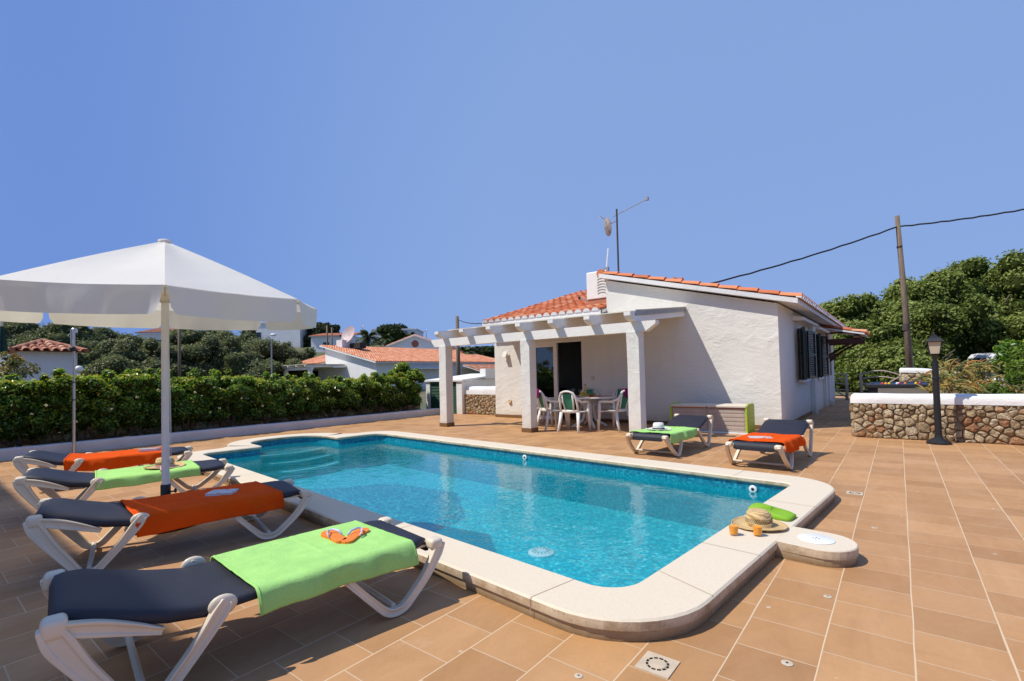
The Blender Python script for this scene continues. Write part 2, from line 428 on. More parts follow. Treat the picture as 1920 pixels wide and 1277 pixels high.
M['dish'] = plain('PinkishDish', (0.55, 0.42, 0.40), 0.6, 0.08, 2)
M['dish_grey'] = plain('GreyRustDish', (0.36, 0.30, 0.27), 0.7, 0.4, 12)
M['car_white'] = plain('WhiteCarPaint', (0.75, 0.76, 0.77), 0.18, 0.03, 2, Coat__Weight=0.6)
M['car_glass'] = plain('DarkCarGlass', (0.015, 0.022, 0.028), 0.08)
M['rubber'] = plain('TyreRubber', (0.02, 0.02, 0.02), 0.85)
M['bark'] = grey_wood('Bark', (0.05, 0.035, 0.025), (0.16, 0.12, 0.09))
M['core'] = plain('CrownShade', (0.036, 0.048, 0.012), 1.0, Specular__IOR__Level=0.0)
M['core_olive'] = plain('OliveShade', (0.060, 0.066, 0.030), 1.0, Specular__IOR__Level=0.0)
M['leaf_tree'] = foliage('TreeLeaf', [(0.0, (0.046, 0.062, 0.012)), (0.45, (0.125, 0.165, 0.030)), (0.8, (0.22, 0.27, 0.055)), (1.0, (0.31, 0.35, 0.10))], 0.3, 0.6, 0.3)
M['leaf_olive'] = foliage('OliveLeaf', [(0.0, (0.062, 0.070, 0.028)), (0.45, (0.145, 0.160, 0.066)), (0.8, (0.215, 0.230, 0.105)), (1.0, (0.30, 0.30, 0.17))], 0.25, 0.65, 0.25)
M['leaf_hedge'] = foliage('GlossyHedgeLeaf', [(0.0, (0.012, 0.034, 0.006)), (0.35, (0.050, 0.13, 0.014)), (0.65, (0.16, 0.30, 0.03)), (0.88, (0.38, 0.48, 0.06)), (1.0, (0.60, 0.50, 0.08))], 0.5, 0.3, 0.6)
M['flower'] = plain('CreamBlossom', (0.72, 0.68, 0.36), 0.8, 0.2, 30)
M['leaf_pine'] = foliage('PineNeedle', [(0.0, (0.008, 0.014, 0.006)), (0.6, (0.022, 0.036, 0.014)), (1.0, (0.045, 0.062, 0.02))], 0.05, 0.7, 0.2)
M['leaf_shrub'] = foliage('BrightShrubLeaf', [(0.0, (0.03, 0.06, 0.01)), (0.5, (0.12, 0.20, 0.03)), (1.0, (0.26, 0.34, 0.07))], 0.35, 0.7, 0.15)
M['leaf_aloe'] = foliage('AloeLeaf', [(0.0, (0.07, 0.09, 0.03)), (0.45, (0.22, 0.22, 0.05)), (0.8, (0.42, 0.27, 0.06)), (1.0, (0.45, 0.16, 0.05))], 0.15, 0.5, 0.4)
M['leaf_palm'] = foliage('PalmLeaf', [(0.0, (0.02, 0.035, 0.01)), (1.0, (0.09, 0.12, 0.03))], 0.1, 0.5, 0.3)
M['soil'] = plain('DryEarth', (0.20, 0.13, 0.08), 0.95, 0.4, 3, 0.6, 20, 0.03)
def ground_mat():
    t = NT('DryScrubGround'); co = t.obj()
    n1 = t.ramp(t.noise(co, 0.12, 6, 0.65), [(0.35, (0.19, 0.15, 0.09)), (0.6, (0.09, 0.10, 0.04)), (0.8, (0.05, 0.07, 0.025))])
    return t.done(Base__Color=n1, Roughness=0.95, Normal=t.bump(t.noise(co, 3, 6), 0.6, 0.1))
M['ground'] = ground_mat()
M['lid_white'] = plain('WhiteLidPlastic', (0.78, 0.79, 0.80), 0.4, 0.03)
M['cap'] = plain('CreamCap', (0.55, 0.47, 0.36), 0.5, 0.1, 20)
M['drain'] = plain('BeigeDrain', (0.56, 0.45, 0.32), 0.6, 0.15, 12)
M['hole'] = plain('DrainHole', (0.01, 0.008, 0.006), 0.9)
M['green_cloth'] = plain('DarkGreenCanvas', (0.008, 0.045, 0.03), 0.85, 0.3, 6)
M['cream'] = plaster('CreamPaint', (0.66, 0.60, 0.50), 0.2, 3.0)
M['bulb'] = plain('OpalGlobe', (0.8, 0.8, 0.8), 0.3, 0.02)
# ------------------------------------------------------------------ camera, sun, sky
F_PX, PITCH, ROLL, SHY, TH, EYE = 918.0, 0.0283, -0.0234, 37.25, 0.668, 1.3
def to_site(v):
    return Vector((v[0]*cos(TH) - v[1]*sin(TH), v[0]*sin(TH) + v[1]*cos(TH), v[2]))
_cp, _sp, _cr, _sr = cos(PITCH), sin(PITCH), cos(ROLL), sin(ROLL)
AX_R, AX_F, AX_U = to_site((_cr, -_sr*_sp, _sr*_cp)), to_site((0, _cp, _sp)), to_site((-_sr, -_cr*_sp, _cr*_cp))
cam_d = bpy.data.cameras.new('camera'); cam = bpy.data.objects.new('camera', cam_d); col.objects.link(cam)
cam.matrix_world = Matrix(((AX_R.x, AX_U.x, -AX_F.x, 0), (AX_R.y, AX_U.y, -AX_F.y, 0), (AX_R.z, AX_U.z, -AX_F.z, EYE), (0, 0, 0, 1)))
cam_d.sensor_width = 36; cam_d.lens = 36*F_PX/1920; cam_d.shift_y = SHY/1920
cam_d.clip_start = 0.05; cam_d.clip_end = 3000
scene.camera = cam
def ray(x, y):
    return AX_R*((x-960)/F_PX) + AX_F - AX_U*((y-638.5-SHY)/F_PX)
def on_z(x, y, z=0.0):
    d = ray(x, y); t = (z-EYE)/d.z; return Vector((d.x*t, d.y*t, z))
FH = Vector((AX_F.x, AX_F.y, 0)).normalized(); RH = Vector((FH.y, -FH.x, 0))
def at_depth(x, y, D):
    d = ray(x, y); t = D/(d.x*FH.x + d.y*FH.y); return Vector((d.x*t, d.y*t, EYE+d.z*t))

SUN = Vector((-0.45, -0.55, 1.0)).normalized()
sd = bpy.data.lights.new('sun', 'SUN'); sd.energy = 4.7; sd.angle = R(0.53); sd.color = (1.0, 0.94, 0.84)
so = bpy.data.objects.new('sun', sd); col.objects.link(so)
so.rotation_euler = (-SUN).to_track_quat('-Z', 'Y').to_euler(); so.location = (-20, -30, 40)
w = bpy.data.worlds.new('World'); scene.world = w; w.use_nodes = True
wn = w.node_tree; wn.nodes.clear()
sky = wn.nodes.new('ShaderNodeTexSky'); sky.sky_type = 'NISHITA'; sky.sun_disc = False
sky.sun_elevation = math.asin(SUN.z); sky.sun_rotation = math.atan2(SUN.x, SUN.y)
sky.air_density = 1.0; sky.dust_density = 0.4; sky.ozone_density = 3.0; sky.altitude = 0
gm = wn.nodes.new('ShaderNodeGamma'); gm.inputs['Gamma'].default_value = 0.07
hs = wn.nodes.new('ShaderNodeMix'); hs.data_type = 'RGBA'; hs.blend_type = 'MULTIPLY'; hs.inputs[0].default_value = 1.0; hs.inputs[7].default_value = (1.59, 2.42, 4.40, 1)
bg = wn.nodes.new('ShaderNodeBackground'); bg.inputs['Strength'].default_value = 0.15
wo = wn.nodes.new('ShaderNodeOutputWorld')
# clear-sky brightness varies round the sky: deepest blue at the left, palest low in front
tc = wn.nodes.new('ShaderNodeTexCoord'); dt = wn.nodes.new('ShaderNodeVectorMath'); dt.operation = 'DOT_PRODUCT'
cd = ray(1450, 470).normalized(); dt.inputs[1].default_value = cd
mr = wn.nodes.new('ShaderNodeMapRange'); mr.inputs['From Min'].default_value = -1; mr.inputs['From Max'].default_value = 1
rp = wn.nodes.new('ShaderNodeValToRGB'); rp.color_ramp.interpolation = 'B_SPLINE'
for k_, (p_, c_) in enumerate([(0.0, (1.0, 1.0, 1.0)), (0.45, (.85, .89, .97)), (0.66, (.56, .67, .89)), (0.78, (.74, .82, .945)), (0.90, (.97, .985, 1.0)), (1.0, (1.07, 1.06, 1.03))]):
    e_ = rp.color_ramp.elements[k_] if k_ < 2 else rp.color_ramp.elements.new(p_)
    e_.position = p_; e_.color = (*c_, 1)
h2 = wn.nodes.new('ShaderNodeMix'); h2.data_type = 'RGBA'; h2.blend_type = 'MULTIPLY'; h2.inputs[0].default_value = 1.0
wn.links.new(tc.outputs['Generated'], dt.inputs[0]); wn.links.new(dt.outputs['Value'], mr.inputs[0]); wn.links.new(mr.outputs[0], rp.inputs[0]); wn.links.new(rp.outputs[0], h2.inputs[7])
wn.links.new(sky.outputs[0], gm.inputs['Color']); wn.links.new(gm.outputs[0], hs.inputs[6]); wn.links.new(hs.outputs[2], h2.inputs[6]); wn.links.new(h2.outputs[2], bg.inputs[0]); wn.links.new(bg.outputs[0], wo.inputs[0])
scene.view_settings.view_transform = 'Standard'; scene.view_settings.look = 'None'
scene.view_settings.exposure = 0; scene.view_settings.gamma = 1
scene.render.engine = 'CYCLES'
scene.cycles.max_bounces = 10; scene.cycles.diffuse_bounces = 6; scene.cycles.transparent_max_bounces = 16
scene.cycles.caustics_reflective = False; scene.cycles.caustics_refractive = False
scene.cycles.use_denoising = True

# ------------------------------------------------------------------ pool outlines (rounded corner paths with equal counts)
PO = Vector((-1.21, 2.42)); PA = Vector((0.9956, -0.094)); PB = Vector((0.094, 0.9956))
def pool(x, y, z=0.0):
    p = PO + PA*x + PB*y; return (p.x, p.y, z)
def rounded(cs, n=10):
    """cs: (x, y, r); returns n+1 points for each corner"""
    out = []
    N = len(cs)
    for i, (x, y, r) in enumerate(cs):
        p = Vector((x, y)); a = Vector(cs[i-1][:2]) - p; b = Vector(cs[(i+1) % N][:2]) - p
        a.normalize(); b.normalize()
        ang = a.angle(b); d = r/math.tan(ang/2)
        c = p + (a+b).normalized()*(r/sin(ang/2))
        s = p + a*d; e = p + b*d
        a0 = math.atan2(s.y-c.y, s.x-c.x); a1 = math.atan2(e.y-c.y, e.x-c.x)
        da = (a1-a0+pi) % (2*pi) - pi
        for k in range(n+1):
            t = a0 + da*k/n; out.append((c.x + r*cos(t), c.y + r*sin(t)))
    return out
def densify(pts, step=0.25):
    out = []
    for i, p in enumerate(pts):
        q = pts[(i+1) % len(pts)]
        out.append(p)
    return out
L_, W_, C_ = 7.95, 3.36, 0.38
inner = rounded([(0, 0, .22), (0, W_, .10), (-L_, W_, .3), (-L_, 2.42, .07), (-9.08, 2.42, .62), (-9.08, .98, .62), (-L_, .98, .07), (-L_, 0, .22)])
outer = rounded([(C_, -C_+.04, .56), (C_, W_+C_, .52), (-L_-C_, W_+C_, .55), (-L_-C_, 2.42+C_, .30), (-9.08-C_, 2.42+C_, .98), (-9.08-C_, .98-C_, .98), (-L_-C_, .98-C_, .3), (-L_-C_, -C_+.04, .55)])
def ringmesh(mb, loops, tint=None, mi=0, close=True):
    n = len(loops[0]); vs = [p for lp in loops for p in lp]; fs = []
    for i in range(len(loops)-1):
        for k in range(n):
            a = i*n+k; b = i*n+(k+1) % n
            fs.append((a, b, b+n, a+n))
    return mb.add(vs, fs, tint, mi)
def off(path, d):
    """move a closed clockwise/ccw path sideways by d (approximate)"""
    out = []; n = len(path)
    for i in range(n):
        a = Vector(path[i-1]); b = Vector(path[(i+1) % n]); t = (b-a)
        if t.length < 1e-6: t = Vector((1, 0))
        t.normalize(); out.append((path[i][0] - t.y*d, path[i][1] + t.x*d))
    return out
ZC = 0.112
def lift(path, z): return [pool(x, y, z) for x, y in path]
spool = thing('swimming_pool', 'rectangular mosaic swimming pool with rounded cream coping and curved end steps', 'swimming pool', (0, 0, 0))
mb = MB()
ins = off(inner, 0.0)
loops = [lift(off(inner, -0.02), 0.055), lift(inner, 0.058), lift(off(inner, 0.006), 0.072), lift(off(inner, 0.004), ZC-0.006), lift(off(inner, 0.0), ZC-0.004)]
# direction of "outside" is found by test, so that offsets never flip
def grow(path, d):
    a = sum(path[i][0]*path[(i+1) % len(path)][1] - path[(i+1) % len(path)][0]*path[i][1] for i in range(len(path)))
    return off(path, -d if a > 0 else d)
loops = [lift(grow(inner, 0.04), 0.056), lift(inner, 0.056), lift(grow(inner, -0.008), 0.07), lift(grow(inner, -0.008), ZC-0.012), lift(grow(inner, 0.006), ZC),
         lift(grow(outer, -0.012), ZC), lift(outer, ZC-0.010), lift(outer, 0.058), lift(grow(outer, -0.014), 0.054), lift(grow(outer, -0.014), -0.02)]
ringmesh(mb, loops)
mb.build('coping', M['coping'], spool)
# joints between coping slabs
for (xa, ya, xb, yb) in [(-.30, .0, -.34, -C_+.04), (-1.9, 0, -1.9, -C_+.04), (-3.6, 0, -3.6, -C_+.04), (-5.3, 0, -5.3, -C_+.04), (0, 1.05, C_, 1.05), (0, .42, C_-.01, .30), (0, 2.5, C_, 2.5), (-.6, W_, -.6, W_+C_), (-2.3, W_, -2.3, W_+C_), (-4.0, W_, -4.0, W_+C_), (-5.7, W_, -5.7, W_+C_)]:
    mb = MB(); a = Vector((xa, ya)); b = Vector((xb, yb)); d = (b-a).normalized(); s = Vector((-d.y, d.x))*0.0022
    a -= d*0.0; b += d*0.003
    q = [a-s, b-s, b+s, a+s]
    mb.add([pool(p.x, p.y, ZC+0.0015) for p in q], [(0, 1, 2, 3)])
    mb.add([pool(b.x-s.x, b.y-s.y, ZC+.0015), pool(b.x+s.x, b.y+s.y, ZC+.0015), pool(b.x+s.x, b.y+s.y, 0.02), pool(b.x-s.x, b.y-s.y, 0.02)], [(0, 1, 2, 3)])
    mb.build('coping_joint', M['joint'], spool)
# basin
DEEP = -0.54
mb = MB()
mb2 = MB()
wall = grow(inner, 0.02)
ringmesh(mb, [lift(wall, 0.06), lift(wall, DEEP)])
mb.build('basin_wall', M['mosaic_wall'], spool)
pts = lift(wall, DEEP)
tri = tessellate_polygon([[Vector(p) for p in pts]])
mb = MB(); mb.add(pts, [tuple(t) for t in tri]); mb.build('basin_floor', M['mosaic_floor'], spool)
# roman-end steps: three curved treads, each with a pale nosing
for i, (dx, z) in enumerate([(0.30, -0.15), (0.62, -0.27), (0.94, -0.39)]):
    st = MB(); no = MB()
    front = []
    ny = 16
    for k in range(ny+1):
        t = k/ny; y = 0.90 + t*1.6
        bulge = 0.26*sin(pi*t)
        front.append((-9.05 + dx + bulge + 0.62*(abs(2*t-1)**2.2)*0.6 if False else -8.95 + dx + bulge, y))
    poly = [(-9.3, 0.85)] + front + [(-9.3, 2.55)]
    n = len(poly)
    vs = [pool(x, y, z) for x, y in poly] + [pool(x, y, z-0.15) for x, y in poly]
    tri = tessellate_polygon([[Vector((x, y, 0)) for x, y in poly]])
    st.add(vs, [tuple(t) for t in tri] + [(k, (k+1) % n, n+(k+1) % n, n+k) for k in range(n)])
    s = st.build('step', M['mosaic_wall'], spool)
    a = [pool(x+.006, y, z+.004) for x, y in front]; b = [pool(x-.05, y, z+.004) for x, y in front]; c = [pool(x+.006, y, z-.03) for x, y in front]
    no.add(a+b+c, [(k, k+1, ny+1+k+1, ny+1+k) for k in range(ny)] + [(k, k+1, 2*ny+2+k+1, 2*ny+2+k) for k in range(ny)])
    no.build('nosing', plain('PaleNosing', (0.55, 0.95, 0.98), 0.4, 0.2) if i == 0 else bpy.data.materials['PaleNosing'], s)
# fittings
for (x, y, z, nm) in [(-.40, W_+.013, -.01, 0), (-3.75, W_+.013, 0.0, 0)]:
    b = MB(); b.lathe([(0.042, 0), (0.042, .008), (0.034, .014), (0.018, .014)], 20)
    q = MB(); q.lathe([(0.017, .005), (0.017, .0155)], 16)
    for m_, n_, mt in ((b, 'inlet_nozzle', M['lid_white']), (q, 'nozzle_hole', M['hole'])):
        m_.xf(Matrix.Translation(pool(x, y, z)) @ Matrix.Rotation(-0.094, 4, 'Z') @ Matrix.Rotation(pi/2, 4, 'X'))
        if n_ == 'inlet_nozzle': par = m_.build(n_, mt, spool, auto=40)
        else: m_.build(n_, mt, par)
b = MB(); b.lathe([(0.135, 0), (0.135, .012), (0.11, .026), (0.03, .030)], 28); dc = on_z(1015, 1037, DEEP)
b.xf(Matrix.Translation(dc)); md_ = b.build('main_drain', M['lid_white'], spool, auto=40)
b = MB()
for k in range(14):
    a = 2*pi*k/14; b.box(.05, .10, -.005, .005, .020, .0305, M=Matrix.Translation(dc) @ Matrix.Rotation(a, 4, 'Z'))
b.build('drain_slots', M['galv'], md_)
# skimmer pod on the right rim
pod = MB()
prof = []
px0 = C_-0.02
podp = [(px0, 1.42), (px0, 1.80)]
cx, cy = C_+.23, 1.61
arc = [(cx+.20*cos(a), cy+.21*sin(a)) for a in [pi/2 - k*pi/14 for k in range(15)]]
poly = [(px0, 1.40), (px0, 1.82)] + arc
n = len(poly)
def podring(z, g=0.0):
    c_ = Vector((cx-.1, cy))
    return [pool(*( (x, y) if i < 2 else (x + (x-c_.x)*g, y + (y-c_.y)*g)), z) for i, (x, y) in enumerate(poly)]
rings = [podring(-.02, -.03), podring(.05, -.03), podring(.052, 0), podring(ZC-.008, 0), podring(ZC-.001, -.02)]
for i in range(len(rings)-1):
    pod.add(rings[i]+rings[i+1], [(k, (k+1) % n, n+(k+1) % n, n+k) for k in range(n)])
tri = tessellate_polygon([[Vector(p) for p in rings[-1]]])
pod.add(rings[-1], [tuple(t) for t in tri])
pod.build('skimmer_pod', M['coping'], spool)
b = MB(); b.lathe([(0.112, 0), (0.112, .003), (0.109, .0045), (0.001, .0047)], 48, pool(cx-.04, cy, ZC)); sl = b.build('skimmer_lid', M['lid_white'], spool, auto=35)
b = MB()
for k in range(4):
    a = k*pi/2; b.box(.012, .022, -.0035, .0035, .0, .0056, M=Matrix.Translation(pool(cx-.04, cy, ZC)) @ Matrix.Rotation(a, 4, 'Z'))
b.build('finger_hole', M['hole'], sl)
# water
wl = grow(inner, 0.018)
pts = lift(wl, -0.035)
tri = tessellate_polygon([[Vector(p) for p in pts]])
mb = MB(); mb.add(pts, [tuple(t) for t in tri])
wt = mb.build('water', M['water']); tag(wt, kind='structure')
if wt.data.polygons[0].normal.z < 0: wt.data.flip_normals()

# ------------------------------------------------------------------ ground
def flat_with_hole(name, outline, hole, z, mat):
    pts = [Vector((x, y, z)) for x, y in outline]; h = [Vector((x, y, z)) for x, y in hole]
    tri = tessellate_polygon([pts, h])
    allp = pts + h
    b = MB(); b.add([tuple(p) for p in allp], [tuple(t) for t in tri])
    o = b.build(name, mat)
    for p in o.data.polygons:
        if p.normal.z < 0: p.flip()
    return tag(o, kind='structure')
hole = [pool(x, y)[:2] for x, y in grow(outer, -0.10)]
flat_with_hole('terrace', [(-12.32, -7), (7.5, -7), (7.5, 24.0), (-1.2, 24.0), (-1.2, 26), (-4, 26), (-4, 13.5), (-12.32, 13.5)], hole, 0.0, M['terrace'])
hole2 = [pool(x, y)[:2] for x, y in [(.3, -.3), (.3, 3.7), (-9.4, 3.7), (-9.4, -.3)]]
def height(u, v):
    d = u*FH.x + v*FH.y; r = u*RH.x + v*RH.y
    if d < 20: return -0.06
    s = max(0.0, min(1.0, (d-48)/60)); s = s*s*(3-2*s)
    left = max(0.0, min(1.0, (5-r/d*100)/30)) if d > 0 else 0
    right = max(0.0, min(1.0, (r/d*100-50)/25)); sr_ = max(0, min(1, (d-30)/40))
    return -0.06 + 9.0*s*left + 4.5*right*sr_*sr_ + (noise.noise(Vector((u*.03, v*.03, 0)))*1.2*s)
b = MB()
flat = [(-40, -40), (45, -40), (45, 20), (-40, 20)]
pts = [Vector((x, y, -0.06)) for x, y in flat]; h = [Vector((x, y, -0.06)) for x, y in hole2]
tri = tessellate_polygon([pts, h]); b.add([tuple(p) for p in pts+h], [tuple(t) for t in tri])
go = b.build('ground', M['ground'])
for p in go.data.polygons:
    if p.normal.z < 0: p.flip()
tag(go, kind='structure')
b = MB()
N_ = 70
def gpt(i, j):
    # polar fan, denser near
    a = -1.45 + 2.9*i; rr = 18*((60.0)**(j))
    p = FH*(cos(a)*rr) + RH*(sin(a)*rr)
    z = height(p.x, p.y) - 0.012
    return (p.x, p.y, z)
b.grid(gpt, 90, 70, flip=True)
hl = b.build('hillside', M['ground'], smooth=True); tag(hl, kind='structure')
if hl.data.polygons[0].normal.z < 0: hl.data.flip_normals()

# ------------------------------------------------------------------ generic builders
def clip_cell(poly, p, q):
    """keep the part of poly nearer to p than q"""
    mx, my = (p[0]+q[0])/2, (p[1]+q[1])/2; nx, ny = q[0]-p[0], q[1]-p[1]
    out = []
    for i in range(len(poly)):
        a = poly[i]; c = poly[(i+1) % len(poly)]
        da = (a[0]-mx)*nx + (a[1]-my)*ny; dc_ = (c[0]-mx)*nx + (c[1]-my)*ny
        if da <= 0: out.append(a)
        if da*dc_ < 0:
            t = da/(da-dc_); out.append((a[0]+(c[0]-a[0])*t, a[1]+(c[1]-a[1])*t))
    return out
def stones(mb, w, h, fn, size=0.15, seed=1, depth=0.05, flat=1.0, topfn=None):
    """rubble masonry over a w x h rectangle; fn(s, t, d) -> world point"""
    rd = random.Random(seed); pts = []
    tries = 0; target = int(w*h/(size*size*0.62))
    while tries < target*30 and len(pts) < target:
        tries += 1
        p = (rd.uniform(0, w), rd.uniform(0, h)); r = size*(rd.uniform(.38, .55) if rd.random() < .38 else rd.uniform(.7, 1.45))
        if all(((p[0]-q[0])/1.25)**2 + (p[1]-q[1])**2 > ((r+q[2])*0.42)**2 for q in pts): pts.append((p[0], p[1], r))
    for i, p in enumerate(pts):
        cell = [(0, 0), (w, 0), (w, h), (0, h)]
        near = sorted((q for q in pts if q is not p), key=lambda q: (q[0]-p[0])**2+(q[1]-p[1])**2)[:18]
        for q in near:
            cell = clip_cell(cell, p, q)
            if len(cell) < 3: break
        if len(cell) < 3: continue
        c = (sum(a[0] for a in cell)/len(cell), sum(a[1] for a in cell)/len(cell))
        if topfn and c[1] > topfn(c[0]): continue
        for _ in range(2):
            if _ == 1 and rd.random() < .3: break
            nc = []
            for k in range(len(cell)):
                a, d = cell[k], cell[(k+1) % len(cell)]
                nc += [(a[0]*.84+d[0]*.16, a[1]*.84+d[1]*.16), (a[0]*.16+d[0]*.84, a[1]*.16+d[1]*.84)]
            cell = nc
        rad = sum(math.hypot(a[0]-c[0], a[1]-c[1]) for a in cell)/len(cell)
        g = 0.006
        tintv = rd.choice([rd.uniform(0, .65)]*5 + [rd.uniform(.75, 1.0)])
        z0 = rd.uniform(-0.012, 0.014); tl = (rd.uniform(-.25, .25), rd.uniform(-.25, .25))
        rings = []
        for sc, dd in ((1.0, -0.045), (0.99, 0.05), (0.93, 0.62), (0.74, 0.90), (0.38, 1.0)):
            ring = []
            for k, a in enumerate(cell):
                k_ = max(0.0, 1 - g/max(rad, .02))*sc
                x = c[0]+(a[0]-c[0])*k_; y = c[1]+(a[1]-c[1])*k_; x += noise.noise(Vector((x*30, y*30, seed)))*.006; y += noise.noise(Vector((y*30, x*30, seed+9)))*.006
                nz = noise.noise(Vector((x*17+seed, y*17, dd*2)))*0.020 + noise.noise(Vector((x*45+seed, y*45, dd*2)))*0.010
                dep = (depth*min(1, rad/.06)*dd + z0 + ((x-c[0])*tl[0] + (y-c[1])*tl[1])*max(0, dd) + nz*(1 if dd > 0 else 0)) if dd >= 0 else dd
                ring.append(fn(x, y, dep*flat))
            rings.append(ring)
        n = len(cell); vs = [q for r_ in rings for q in r_] + [fn(c[0], c[1], (depth*min(1, rad/.06)+z0)*flat)]
        fs = [(j*n+k, j*n+(k+1) % n, (j+1)*n+(k+1) % n, (j+1)*n+k) for j in range(4) for k in range(n)]
        fs += [(4*n+k, 4*n+(k+1) % n, 5*n) for k in range(n)]
        mb.add(vs, fs, tintv)

def tiled(mb, o, e, s, wid, length, tw=0.25, tl=0.40, rnd=None, seg=6, rad=None, t0=0.0, t1=1.0, left=None, maxlen=None):
    """barrel tiles: o eave corner, e unit along the eave, s unit up the slope"""
    rd = rnd or random.Random(3)
    o, e, s = Vector(o), Vector(e).normalized(), Vector(s).normalized()
    nrm = e.cross(s).normalized()
    if nrm.z < 0: nrm = -nrm
    r = rad or tw*0.36
    nc = int(round(wid/tw)); nr = int(math.ceil(length/tl))
    for i in range(nc):
        x = (i+.5)*tw
        for j in range(nr):
            a = j*tl; bb = min(length, a+tl+0.05)
            if maxlen:
                bb = min(bb, maxlen(x))
                if bb - a < .06: continue
            if left and a < left(x): continue
            tv = rd.uniform(t0, t1); lift_ = 0.028 + rd.uniform(-.004, .004); jx = rd.uniform(-.006, .006)
            vs = []
            for (d, rr, h) in ((a, r*1.08, lift_), (bb, r*0.9, 0.004)):
                for k in range(seg+1):
                    an = pi*k/seg
                    vs.append(tuple(o + e*(x+jx-cos(an)*rr) + s*d + nrm*(h + sin(an)*rr*0.78)))
            # lower lip thickness
            for k in range(seg+1):
                an = pi*k/seg
                vs.append(tuple(o + e*(x+jx-cos(an)*(r*1.08-.014)) + s*a + nrm*(lift_-.012 + sin(an)*(r*1.08-.014)*0.78)))
            n = seg+1
            mb.add(vs, [(k, k+1, n+k+1, n+k) for k in range(seg)] + [(2*n+k, 2*n+k+1, k+1, k) for k in range(seg)], tv)
        # pan tile between the covers, as one sheet
    if maxlen: mb.add([tuple(o + nrm*.003), tuple(o + e*wid + nrm*.003), tuple(o + e*wid*.5 + s*maxlen(wid/2) + nrm*.003)], [(0, 1, 2)], .15); return
    vs = [tuple(o + nrm*.003), tuple(o + e*wid + nrm*.003), tuple(o + e*wid + s*length + nrm*.003), tuple(o + s*length + nrm*.003)]
    mb.add(vs, [(0, 1, 2, 3)], 0.15)
def eave_scallops(mb, o, e, s, wid, tw, r):
    """white mortar plugs under the first row of tiles"""
    o, e, s = Vector(o), Vector(e).normalized(), Vector(s).normalized(); nrm = e.cross(s).normalized()
    if nrm.z < 0: nrm = -nrm
    for i in range(int(round(wid/tw))):
        x = (i+.5)*tw; n = 8
        f = [tuple(o + e*(x-cos(pi*k/n)*r*1.12) - s*0.03 + nrm*(sin(pi*k/n)*r*0.98 + 0.0)) for k in range(n+1)]
        g = [tuple(Vector(p) + s*0.1) for p in f]
        mb.add(f+g, [tuple(range(n+1))] + [(k+1, k, n+1+k, n+2+k) for k in range(n)])

